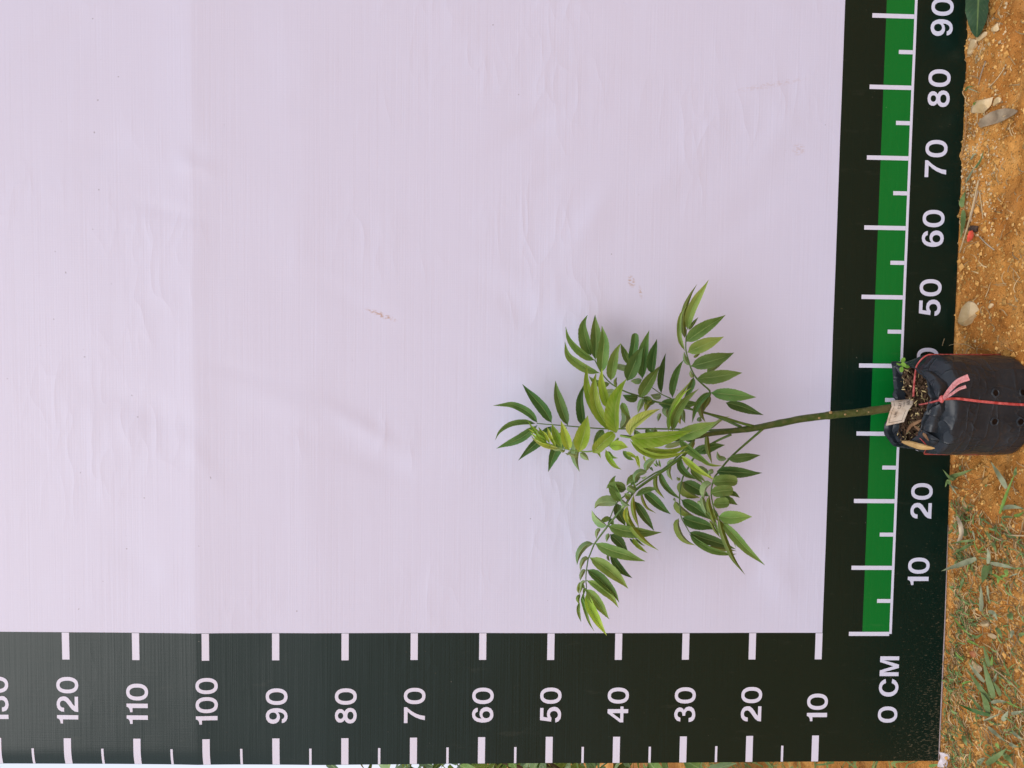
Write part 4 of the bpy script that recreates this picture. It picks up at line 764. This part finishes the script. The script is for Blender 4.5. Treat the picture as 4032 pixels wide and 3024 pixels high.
# ------------------------------------------------------------------ litter, stones and grass on the soil
GS = lambda px, py, h: G(px, py, h)
mstone = simple('tan_stone', (0.56, 0.38, 0.17), (0.70, 0.53, 0.31), 40, .85, .2, .5, .003, rnd=.4)
def stone(px, py, rx, ry, hgt, label, seed, mat=mstone, sink=.35):
    q = G(px, py, 0); cm = np.linalg.norm(q - CAM) / FPX; bm = bmesh.new(); bmesh.ops.create_icosphere(bm, subdivisions=3, radius=1); r = random.Random(seed)
    cuts = [Vector((r.gauss(0, 1), r.gauss(0, 1), r.gauss(0, .8))).normalized() for _ in range(11)]
    V = []
    for v in bm.verts:
        c = v.co.copy()
        for k in cuts:
            e = c.dot(k) - .56
            if e > 0: c -= k * e * .97
        c *= 1 + .05 * nz(c.x * 3, c.y * 3, c.z * 3 + seed)
        V.append(M(q[0] + c.x * ry * cm, q[1] + c.y * rx * cm * 1.45, q[2] + (c.z * .8 + .72 - sink) * hgt))
    F = [tuple(v.index for v in f.verts) for f in bm.faces]; bm.free()
    o = link_mesh('stone', V, F, mat, None, M(*q), smooth=False); return tag(o, label, 'stone', 'stones on the soil')
stone(3819, 1235, 42, 42, 1.1, 'pale rounded stone beside the numeral 50', 1); stone(3880, 418, 38, 36, .8, 'largest tan angular stone beside the grey dead leaf', 2); stone(3936, 398, 17, 16, .6, 'small tan stone next to the largest angular stone', 3)
stone(3838, 176, 20, 27, .7, 'brown angular stone just below the tip of the big green leaf', 4); stone(3866, 146, 20, 14, .5, 'flat tan stone touching the tip of the big green leaf', 5); stone(3925, 112, 16, 16, .6, 'pale yellow pebble out in front of the big green leaf', 6)
stone(3887, 2456, 18, 14, .7, 'orange tan stone among the grass below the numeral 10', 7); stone(3911, 2503, 15, 12, .6, 'square brown pebble with a dark shadow in the grass', 8); stone(3836, 2577, 14, 16, .45, 'reddish clod of soil in front of the banner corner', 9, simple('red_clod', (0.42, 0.13, 0.06), (0.50, 0.22, 0.10), 60, .9, .1)); stone(3852, 2630, 20, 24, .5, 'tan clod beside the grass blades near the corner', 10)
stone(3905, 1205, 9, 12, .4, 'tiny chip of stone out on the bare orange soil', 12); stone(3826, 208, 15, 14, .5, 'dark brown stone lowest of those under the big leaf', 13)
mbig = leaf_mat('fallen_green_leaf', (0.035, 0.085, 0.030), (0.060, 0.120, 0.040), (0.22, 0.30, 0.09), .5, .05)
scrap('fallen_leaf', 'big dark green leaf with a yellow midrib lying at the foot of the banner', 'leaf', 'S', [(3850, -110), (3853, -20), (3850, 70), (3846, 146)], 42, 52, mbig, (1.6, 1.7, 1.3, .6), .25, 20, GS)
scrap('dead_leaf', 'flat grey dead leaf lying against the largest tan stone', 'leaf', 'L', [(235, 1640), (400, 1560), (560, 1500), (745, 1450)], 90, 75, mgry, (.7, .6, .5, .35), .15, 16, GS)
scrap('dry_pod', 'pale dry curved leaf strip standing near the foot of the banner', 'leaf', 'H', [(95, 640), (135, 740), (145, 850), (90, 960)], 26, 26, simple('pale_straw_leaf', (0.48, 0.36, 0.22), (0.62, 0.50, 0.34), 80, .7, .3), (1.3, 1.6, 1.6, 1.0), .2, 16, GS)
mred = simple('red_petal', (0.70, 0.07, 0.035), (0.80, 0.12, 0.06), 90, .5, .4, .3)
scrap('red_petal', 'bright orange red petal scrap beside a dry straw', 'petal', 'K', [(275, 1375), (268, 1430), (235, 1515)], 42, 30, mred, (.55, .7, .6), .2, 10, GS)
stone(3843, 902, 17, 17, .7, 'dark shrivelled seed case next to the red petal', 15, simple('seed_case', (0.035, 0.02, 0.014), (0.10, 0.06, 0.04), 200, .6, .4, .8, .002))
mstraw = simple('straw', (0.44, 0.31, 0.15), (0.58, 0.44, 0.25), 60, .6, .3, .2, .001)
def twig(r, pts, hs, r0, r1, label, mat=mstraw, name='dry_straw'):
    path = [G(*zp(r, x, y), h) for (x, y), h in zip(pts, hs)]; path = spline(path, 16); V, F = tube(path, list(np.linspace(r0, r1, 17)), 7, .7)
    c0 = sum(V, Vector()) / len(V); return tag(link_mesh(name, V, F, mat, None, c0), label, 'twig', 'dry straws and twigs on the soil')
twig('K', [(365, 785), (300, 1080), (230, 1350), (140, 1645)], (.9, .8, .6, .4), .16, .13, 'longest pale dry straw lying aslant by the red petal'); twig('K', [(360, 905), (300, 1130), (262, 1280)], (.7, .6, .5), .13, .10, 'grey dry straw lying close along the longest straw', simple('grey_straw', (.30, .22, .14), (.42, .32, .22), 60))
twig('K', [(375, 920), (400, 1080), (418, 1240)], (.5, .4, .3), .11, .07, 'short dry straw in front of the two long ones'); twig('K', [(380, 1455), (450, 1530), (552, 1612)], (.3, .6, .4), .14, .10, 'curved grey stalk lying alone on bare soil below the petal', simple('grey_stalk', (.34, .27, .18), (.48, .40, .29), 60))
twig('K', [(228, -40), (205, 250), (172, 480)], (.5, .45, .4), .10, .08, 'brown straw pressed along the foot of the banner', simple('brown_straw', (.30, .15, .06), (.40, .22, .09), 60)); twig('L', [(370, 1140), (470, 1040), (575, 890)], (.4, .5, .4), .11, .07, 'thin brown twig curving over the soil above the grey leaf')
twig('L', [(330, 800), (275, 950), (235, 1110)], (.5, .5, .4), .12, .08, 'grey twig between the stones and the grey leaf', simple('grey_twig', (.24, .17, .11), (.34, .26, .18), 60)); twig('J', [(585, 598), (760, 730), (936, 905)], (.9, .7, .4), .10, .07, 'long pale straw sloping out of the grass near the corner')
twig('J', [(600, 340), (660, 450), (720, 560)], (.5, .6, .5), .10, .06, 'short tan straw in the grass below the stones'); twig('H', [(455, 845), (520, 880), (602, 918)], (.7, .7, .5), .11, .08, 'short pale straw lying in the grass before the numeral 20'); twig('H', [(610, 830), (700, 850), (830, 855)], (.5, .5, .4), .13, .12, 'straw running out of the picture below the black bag')
twig('G', [(1305, 395), (1325, 300), (1345, 232)], (1.2, 2.2, 3.0), .07, .05, 'upright dry stem beside the top of the bag'); twig('G', [(1345, 330), (1440, 292), (1580, 295), (1680, 345)], (.9, 1.2, 1.0, .5), .05, .04, 'fine arched rootlet on the soil beside the bag')
twig('K', [(185, 1650), (220, 1570), (350, 1510)], (.3, .5, .4), .05, .04, 'fine yellowish rootlet curling near the longest straw')
MG = {'g': simple('grass_green', (0.115, 0.175, 0.05), (0.19, 0.25, 0.085), 60, .5, .35, .2, .001, rnd=.4), 's': simple('grass_silvery', (0.23, 0.25, 0.135), (0.34, 0.35, 0.21), 60, .55, .3, .2, .001, rnd=.3), 'k': simple('grass_dark', (0.035, 0.095, 0.014), (0.06, 0.13, 0.02), 60, .45, .4, .2), 'v': simple('grass_bright', (0.16, 0.28, 0.045), (0.24, 0.36, 0.08), 60, .5, .35, .2)}
def blade(parent, org, r, pts, hs, w_, mat):
    s = ZOOM[r][2]; n = 12; path = spline([np.array([*zp(r, x, y), h]) for (x, y), h in zip(pts, hs)], n); V, F = [], []
    for i, q in enumerate(path):
        t = i / n; d = path[min(i + 1, n)][:2] - path[max(i - 1, 0)][:2]; d /= np.linalg.norm(d) + 1e-9; nn = np.array([d[1], -d[0]]); ww = w_ / s / 2 * min(1, .55 + 2 * t) * (1 - t ** 2.2) + .15
        for f in (1, 0, -1): V.append(M(*G(q[0] + nn[0] * ww * f, q[1] + nn[1] * ww * f, q[2] + (.07 if f else 0))))
    F = [(i * 3 + k, i * 3 + k + 1, i * 3 + 4 + k, i * 3 + 3 + k) for i in range(n) for k in range(2)]
    return link_mesh('blade', V, F, MG[mat], parent, org)
def tuft(base, label, blades):
    r0, x0, y0 = base; org = M(*G(*zp(r0, x0, y0), 0)); t = thing('grass_tuft', org, label, 'grass', 'grass on the soil')
    for (r, pts, hs, w_, mat) in blades: blade(t, org, r, pts, hs, w_, mat)
tuft(('K', 190, 1110), 'two broad green grass blades lying along the foot of the banner', [('K', [(180, 1100), (165, 1050), (210, 915)], (.5, .9, 1.0), 70, 'g'), ('K', [(185, 1140), (180, 1280), (150, 1490)], (.5, .8, .9), 66, 'g')])
tuft(('K', 220, 810), 'yellowish grass stem with fine blades over the gravel patch', [('K', [(212, 815), (280, 690), (352, 580)], (.5, 1.2, 1.4), 26, 's'), ('K', [(330, 640), (390, 540), (430, 420)], (.5, .8, .8), 26, 'g'), ('K', [(270, 540), (310, 480), (350, 460)], (.4, .6, .6), 22, 's')])
tuft(('L', 175, 1350), 'tiny green shoot at the foot of the banner by the largest stone', [('L', [(190, 1390), (175, 1350), (210, 1340)], (.3, .8, 1), 26, 'v'), ('L', [(60, 1190), (95, 1140), (175, 1130)], (.5, 1., 1.), 26, 'g'), ('L', [(95, 1150), (170, 1180), (250, 1212)], (1., 1, .8), 16, 's')])
tuft(('H', 640, 340), 'jointed grass stem with two stiff blades in front of the black bag', [('H', [(565, 615), (640, 400), (738, 160)], (.4, 1.2, 1.6), 38, 'v'), ('H', [(640, 340), (560, 200), (465, 45)], (1.0, 1.4, 1.3), 62, 's'), ('H', [(595, 555), (700, 540), (835, 560)], (.6, 1., .9), 52, 's'), ('H', [(590, 655), (660, 650), (725, 665)], (.5, .8, .7), 30, 'g'), ('H', [(735, 200), (735, 150), (750, 100)], (1.4, 1.7, 1.6), 40, 'g'), ('H', [(720, 640), (780, 630), (832, 590)], (.5, .8, .8), 40, 'v')])
tuft(('H', 60, 200), 'green tuft against the banner directly under the bag side', [('H', [(0, 220), (130, 185), (282, 128)], (.6, 1.3, 1.2), 46, 'g'), ('H', [(100, 210), (40, 240), (-60, 130)], (.6, 1.4, 1.8), 34, 'g'), ('H', [(20, 290), (60, 350), (105, 418)], (.6, .9, .6), 22, 's'), ('H', [(30, 300), (0, 260), (-30, 330)], (.5, 1., 1.), 40, 'g'), ('H', [(40, 320), (90, 330), (120, 350)], (.4, .7, .6), 18, 's'), ('H', [(140, 140), (130, 110), (150, 90)], (.4, .7, .9), 24, 'g')])
tuft(('H', 300, 940), 'feathery light green tuft in the middle of the grassy patch', [('H', [(290, 905), (150, 920), (10, 950)], (.8, 1.6, 1.6), 26, 'g'), ('H', [(250, 950), (120, 1020), (40, 1075)], (.6, 1.2, 1.2), 40, 'g'), ('H', [(330, 1040), (370, 990), (420, 960)], (.5, 1, 1.2), 18, 'v'), ('H', [(330, 1030), (300, 970), (285, 900)], (.5, 1, 1.2), 16, 'v'), ('H', [(340, 1040), (400, 1030), (450, 1040)], (.5, 1, 1.0), 14, 'v'), ('H', [(280, 1100), (230, 1180), (200, 1265)], (.5, 1, .8), 26, 'v'), ('H', [(270, 800), (285, 860), (295, 930)], (.9, 1, .6), 18, 's'), ('H', [(180, 860), (190, 820), (180, 780)], (.5, .9, 1.1), 60, 'g'), ('H', [(110, 1020), (130, 1080), (150, 1120)], (.6, .9, .6), 26, 'g'), ('H', [(0, 830), (30, 815), (55, 775)], (.5, .8, .9), 26, 'g')])
tuft(('H', 420, 1150), 'broad silvery dry blades spread from one clump on the grassy patch', [('H', [(310, 1105), (160, 1160), (-80, 1245)], (.8, 1.5, 1.6), 66, 's'), ('H', [(465, 1155), (600, 1180), (755, 1218)], (.6, 1, .8), 46, 's'), ('H', [(440, 1160), (445, 1070), (430, 985)], (.5, 1, 1.2), 48, 's'), ('H', [(420, 1180), (400, 1280), (370, 1380)], (.6, 1, .8), 90, 'g'), ('H', [(455, 1170), (470, 1230), (480, 1290)], (.5, .9, .7), 36, 'g'), ('H', [(480, 930), (510, 980), (530, 1050)], (.6, .8, .5), 36, 'g'), ('H', [(465, 900), (440, 850), (420, 790)], (.5, .8, .8), 30, 'g')])
tuft(('H', 600, 1310), 'small leafy weed with rounded green leaves right of the silvery blades', [('H', [(620, 1230), (640, 1260), (640, 1310)], (.8, .9, .7), 50, 'v'), ('H', [(470, 1270), (560, 1310), (650, 1370)], (.5, .9, .6), 24, 'v'), ('H', [(560, 1300), (550, 1340), (545, 1385)], (.6, .8, .6), 40, 'v'), ('H', [(570, 1310), (610, 1295), (650, 1290)], (.6, .8, .8), 34, 'v'), ('H', [(760, 1270), (700, 1290), (660, 1310)], (.5, .6, .5), 18, 's')])
tuft(('H', 360, 1640), 'upright grey green blade by itself above the orange stone', [('H', [(362, 1680), (365, 1540), (360, 1395)], (.6, 1.2, 1.4), 52, 's'), ('H', [(430, 1400), (440, 1500), (460, 1590)], (.5, .6, .4), 24, 's'), ('H', [(240, 1550), (280, 1590), (330, 1600)], (.6, .9, .7), 26, 'g'), ('H', [(170, 1320), (150, 1390), (120, 1480)], (.7, .9, .6), 34, 'g')])
tuft(('J', 420, 170), 'patch of low weeds around the orange tan stone', [('J', [(205, 95), (290, 200), (410, 290)], (.9, 1, .5), 20, 'v'), ('J', [(390, 270), (440, 290), (510, 250)], (.5, .8, .9), 36, 'g'), ('J', [(340, 330), (400, 350), (470, 385)], (.8, .9, .6), 26, 'v'), ('J', [(380, 165), (420, 160), (450, 190)], (.6, .8, .6), 36, 'g'), ('J', [(640, 190), (680, 240), (710, 320)], (.6, 1, .8), 46, 'g'), ('J', [(560, 20), (620, 40), (660, 120)], (.6, 1.1, .9), 44, 's'), ('J', [(780, 40), (800, 80), (820, 110)], (.6, 1, .8), 70, 'g'), ('J', [(820, 220), (810, 260), (800, 300)], (.5, .9, .8), 44, 's'), ('J', [(880, 270), (910, 260), (960, 250)], (.6, .9, .8), 44, 'g')])
tuft(('J', 590, 950), 'big clump of long upright grass blades before the banner corner', [('J', [(585, 965), (460, 800), (325, 605)], (.5, 1.5, 2.0), 50, 'g'), ('J', [(520, 760), (440, 670), (345, 545)], (1.0, 1.4, 1.7), 44, 's'), ('J', [(620, 925), (560, 730), (505, 525)], (.5, 1.6, 2.2), 74, 'g'), ('J', [(690, 905), (660, 830), (605, 745)], (.5, 1.0, 1.2), 46, 'g'), ('J', [(590, 975), (670, 960), (760, 965)], (.8, 1.2, 1.1), 42, 's'), ('J', [(745, 965), (840, 1010), (936, 1052)], (1.1, 1, .7), 18, 'v'), ('J', [(560, 1080), (530, 960), (480, 860)], (.5, 1.2, 1.3), 70, 'g'), ('J', [(505, 1065), (430, 980), (362, 885)], (.5, 1.2, 1.3), 36, 'g'), ('J', [(570, 600), (540, 480), (505, 365)], (.6, 1.2, 1.5), 46, 'g'), ('J', [(595, 590), (600, 530), (610, 480)], (.6, 1, 1.1), 32, 'v'), ('J', [(620, 760), (640, 700), (655, 655)], (.6, 1, 1.2), 34, 's'), ('J', [(300, 530), (250, 490), (205, 440)], (.5, .9, 1.), 22, 'v'), ('J', [(285, 780), (340, 760), (400, 750)], (.6, .8, .6), 26, 'v')])
tuft(('J', 575, 1105), 'single dark green grass blade pointing at the banner', [('J', [(580, 1110), (420, 1065), (235, 985)], (.6, 1.7, 2.0), 44, 'k')])
tuft(('J', 720, 1160), 'short silvery blades on a runner near the picture corner', [('J', [(710, 1165), (745, 1110), (772, 1060)], (.5, .9, .9), 60, 's'), ('J', [(800, 1090), (870, 1080), (940, 1060)], (.5, .9, .8), 42, 's'), ('J', [(510, 1165), (600, 1130), (720, 1075)], (.4, .5, .5), 22, 's'), ('J', [(560, 1230), (650, 1310), (745, 1390)], (.5, .9, .7), 40, 's'), ('J', [(800, 1270), (870, 1330), (940, 1370)], (.5, .8, .6), 36, 's')])
tuft(('J', 640, 1560), 'bright weed at the very corner beside the white folded vinyl', [('J', [(540, 1620), (640, 1550), (765, 1450)], (.7, 1.3, 1.3), 74, 'g'), ('J', [(640, 1400), (660, 1430), (680, 1465)], (1., 1., .7), 36, 'v'), ('J', [(630, 1580), (700, 1620), (780, 1640)], (.6, 1, .8), 30, 'v'), ('J', [(740, 1520), (790, 1580), (830, 1650)], (.7, 1, .7), 50, 'g'), ('J', [(450, 1620), (490, 1580), (530, 1550)], (.6, .8, .6), 60, 's'), ('J', [(290, 1320), (320, 1380), (340, 1440)], (.6, .9, .6), 44, 'g'), ('J', [(-60, 1640), (0, 1632), (60, 1620)], (.4, .7, .6), 34, 'v'), ('J', [(780, 1400), (830, 1430), (880, 1440)], (.5, .8, .6), 40, 's')])

# crumbs and grit, dry fibres, seedling weeds: nobody could count them
def scatter(name, count, mat, smin, smax, seed, dens, box_=(-26, 97, -21, 1.5), squash=.7):
    r = random.Random(seed); V, F = [], []; k = 0
    base = [(1, 0, 0), (-1, 0, 0), (0, 1, 0), (0, -1, 0), (0, 0, 1), (0, 0, -1)]; tri = [(0, 2, 4), (2, 1, 4), (1, 3, 4), (3, 0, 4), (2, 0, 5), (1, 2, 5), (3, 1, 5), (0, 3, 5)]
    while k < count:
        x, y = r.uniform(box_[0], box_[1]), r.uniform(box_[2], box_[3])
        if r.random() > dens(x, y) or (x - BCX) ** 2 / 46 + (y - BCY) ** 2 / 38 < 1: continue
        k += 1; s = smin + (smax - smin) * r.random() ** 3; z = ZG + gh(x, y); b = len(V); rot = r.uniform(0, 6.3)
        for (a, c_, d) in base:
            f = r.uniform(.6, 1.3); X, Y = a * math.cos(rot) - c_ * math.sin(rot), a * math.sin(rot) + c_ * math.cos(rot); V.append(M(x + X * s * f, y + Y * s * f, z + d * s * squash * f + s * .25))
        F += [(b + i, b + j, b + l) for i, j, l in tri]
    return kind(link_mesh(name, V, F, mat, smooth=False), 'stuff')
def dg(x, y): return min(1, .25 + .5 * max(0, fbm(x * .12, y * .12, 21)) + (.7 if x < 18 else .25) * math.exp(-((y + 2) / 5) ** 2) + .5 * (x < 16))
kind(scatter('soil_crumbs', 14000, simple('crumb', (0.46, 0.23, 0.055), (0.66, 0.40, 0.14), 50, .95, .1, .4, .002, isl=.8), .06, .34, 1, dg), 'stuff', 'orange crumbs of soil strewn over the ground')
kind(scatter('soil_clods', 420, simple('clod', (0.42, 0.20, 0.045), (0.66, 0.36, 0.11), 60, .95, .1, .8, .004, isl=.7), .25, .8, 8, lambda x, y: min(1, dg(x, y) * .8)), 'stuff', 'larger clods of orange soil lying about')
kind(scatter('pale_grit', 1000, simple('grit', (0.48, 0.34, 0.18), (0.62, 0.48, 0.28), 50, .9, .2, .3, .002, isl=.6), .08, .32, 2, lambda x, y: min(1, .02 + 1.6 * patch(x, y) + .2 * (x > 76) * (y > -8))), 'stuff', 'pale grit gathered at the foot of the banner')
def fibres(name, count, mat, seed, dens, lmin, lmax, wd, hmax, box_):
    r = random.Random(seed); V, F = [], []; k = 0
    while k < count:
        x, y = r.uniform(*box_[:2]), r.uniform(*box_[2:])
        if r.random() > dens(x, y) or (x - BCX) ** 2 / 50 + (y - BCY) ** 2 / 42 < 1: continue
        k += 1; L = r.uniform(lmin, lmax); a = r.gauss(.5, .9); bend = r.uniform(-.8, .8); b = len(V); ww = wd * r.uniform(.6, 1.5); h0 = r.uniform(.05, hmax)
        for i in range(5):
            t = i / 4; aa = a + bend * t; px, py = x + math.cos(aa) * L * t, y + math.sin(aa) * L * t; zz = ZG + gh(px, py) + .04 + h0 * math.sin(math.pi * (t * .8 + .1)); py = min(py, -.25) if y < 0 else py
            for f in (-1, 1): V.append(M(px - math.sin(aa) * ww * f * (1 - t * .8), py + math.cos(aa) * ww * f * (1 - t * .8), zz + .03 * f))
        F += [(b + 2 * i, b + 2 * i + 1, b + 2 * i + 3, b + 2 * i + 2) for i in range(4)]
    return link_mesh(name, V, F, mat)
dl = lambda x, y: (1.0 if x < 20 else .12) * (.35 + max(0, fbm(x * .15, y * .15, 31)) * 1.3)
kind(fibres('dry_fibres', 1900, simple('fibre', (0.26, 0.155, 0.06), (0.52, 0.38, 0.20), 40, .7, .2, 0, isl=1.2), 3, dl, .6, 2.6, .055, .5, (-26, 92, -21, -.6)), 'stuff', 'dry grass fibres strewn over the soil')
kind(fibres('low_weeds', 750, simple('weed', (0.10, 0.17, 0.045), (0.18, 0.26, 0.08), 40, .55, .3, 0, isl=.8), 4, lambda x, y: dl(x, y) * (x < 24), .5, 1.9, .11, 1.0, (-26, 26, -21, -.8)), 'stuff', 'low green weeds growing through the soil')
kind(fibres('grass_behind', 900, simple('back_grass', (0.13, 0.20, 0.05), (0.25, 0.30, 0.09), 40, .6, .3, 0, isl=.8), 9, lambda x, y: .6, 3, 12, .25, 5, (-90, 10, 4, 130)), 'stuff', 'grass growing on the ground behind the banner')

# ------------------------------------------------------------------ shrubs behind the banner
mbark = simple('shrub_bark', (0.09, 0.06, 0.035), (0.16, 0.11, 0.07), 40, .9, .1, .6, .004)
def shrub(x, y, h, rad, label, seed, lmat, lsize, count):
    r = random.Random(seed); org = M(x, y, ZG); t = thing('leafy_shrub', org, label, 'shrub', 'shrubs behind the banner')
    tips = []; V, F = [], []
    for k in range(9):
        a = 2 * math.pi * k / 9 + r.uniform(-.3, .3); e = r.uniform(.35, 1.0); tip = np.array([x + rad * e * math.cos(a), y + rad * e * math.sin(a), ZG + h * r.uniform(.6, 1.0)])
        path = spline([(x + r.uniform(-3, 3), y + r.uniform(-3, 3), ZG - 1), (x + rad * .25 * math.cos(a), y + rad * .25 * math.sin(a), ZG + h * .35), tip], 10); tips.append(path)
        v, f = tube(path, list(np.linspace(1.3, .25, 11)), 6); b = len(V); V += v; F += [tuple(i + b for i in q) for q in f]
    link_mesh('trunk', V, F, mbark, t, org)
    V, F, UV = [], [], []
    for k in range(count):
        pth = r.choice(tips); c_ = np.array(pth[r.randint(3, 10)]) + np.array([r.gauss(0, rad * .22), r.gauss(0, rad * .22), r.gauss(0, h * .12)])
        c_[1] = max(c_[1], 14); c_[2] = max(c_[2], ZG + 2)
        a, el = r.uniform(0, 6.3), r.uniform(-.9, .5); d = np.array([math.cos(a) * math.cos(el), math.sin(a) * math.cos(el), math.sin(el)]); s = np.cross(d, [r.gauss(0, .4), r.gauss(0, .4), 1]); s /= np.linalg.norm(s); nrm = np.cross(s, d); L = lsize * r.uniform(.6, 1.2); b = len(V)
        for (u, w_, dn) in ((0, 0, 0), (.3, .2, .03), (.3, -.2, .03), (.7, .16, -.02), (.7, -.16, -.02), (1, 0, -.12), (.3, 0, 0), (.7, 0, -.05)): V.append(M(*(c_ + d * L * u + s * L * w_ + nrm * L * dn))); UV.append((u, .5 + w_ * 2.4))
        F += [(b, b + 1, b + 6), (b, b + 6, b + 2), (b + 1, b + 3, b + 7, b + 6), (b + 6, b + 7, b + 4, b + 2), (b + 3, b + 5, b + 7), (b + 7, b + 5, b + 4)]
    link_mesh('crown', V, F, lmat, t, org, uvs=UV)
shrub(-75, 62, 88, 34, 'leafy green shrub rising behind the left edge of the banner', 1, LM['m'], 9, 800)
shrub(-140, 150, 120, 55, 'darker shrub standing farther behind the left edge of the banner', 2, LM['d'], 12, 900)
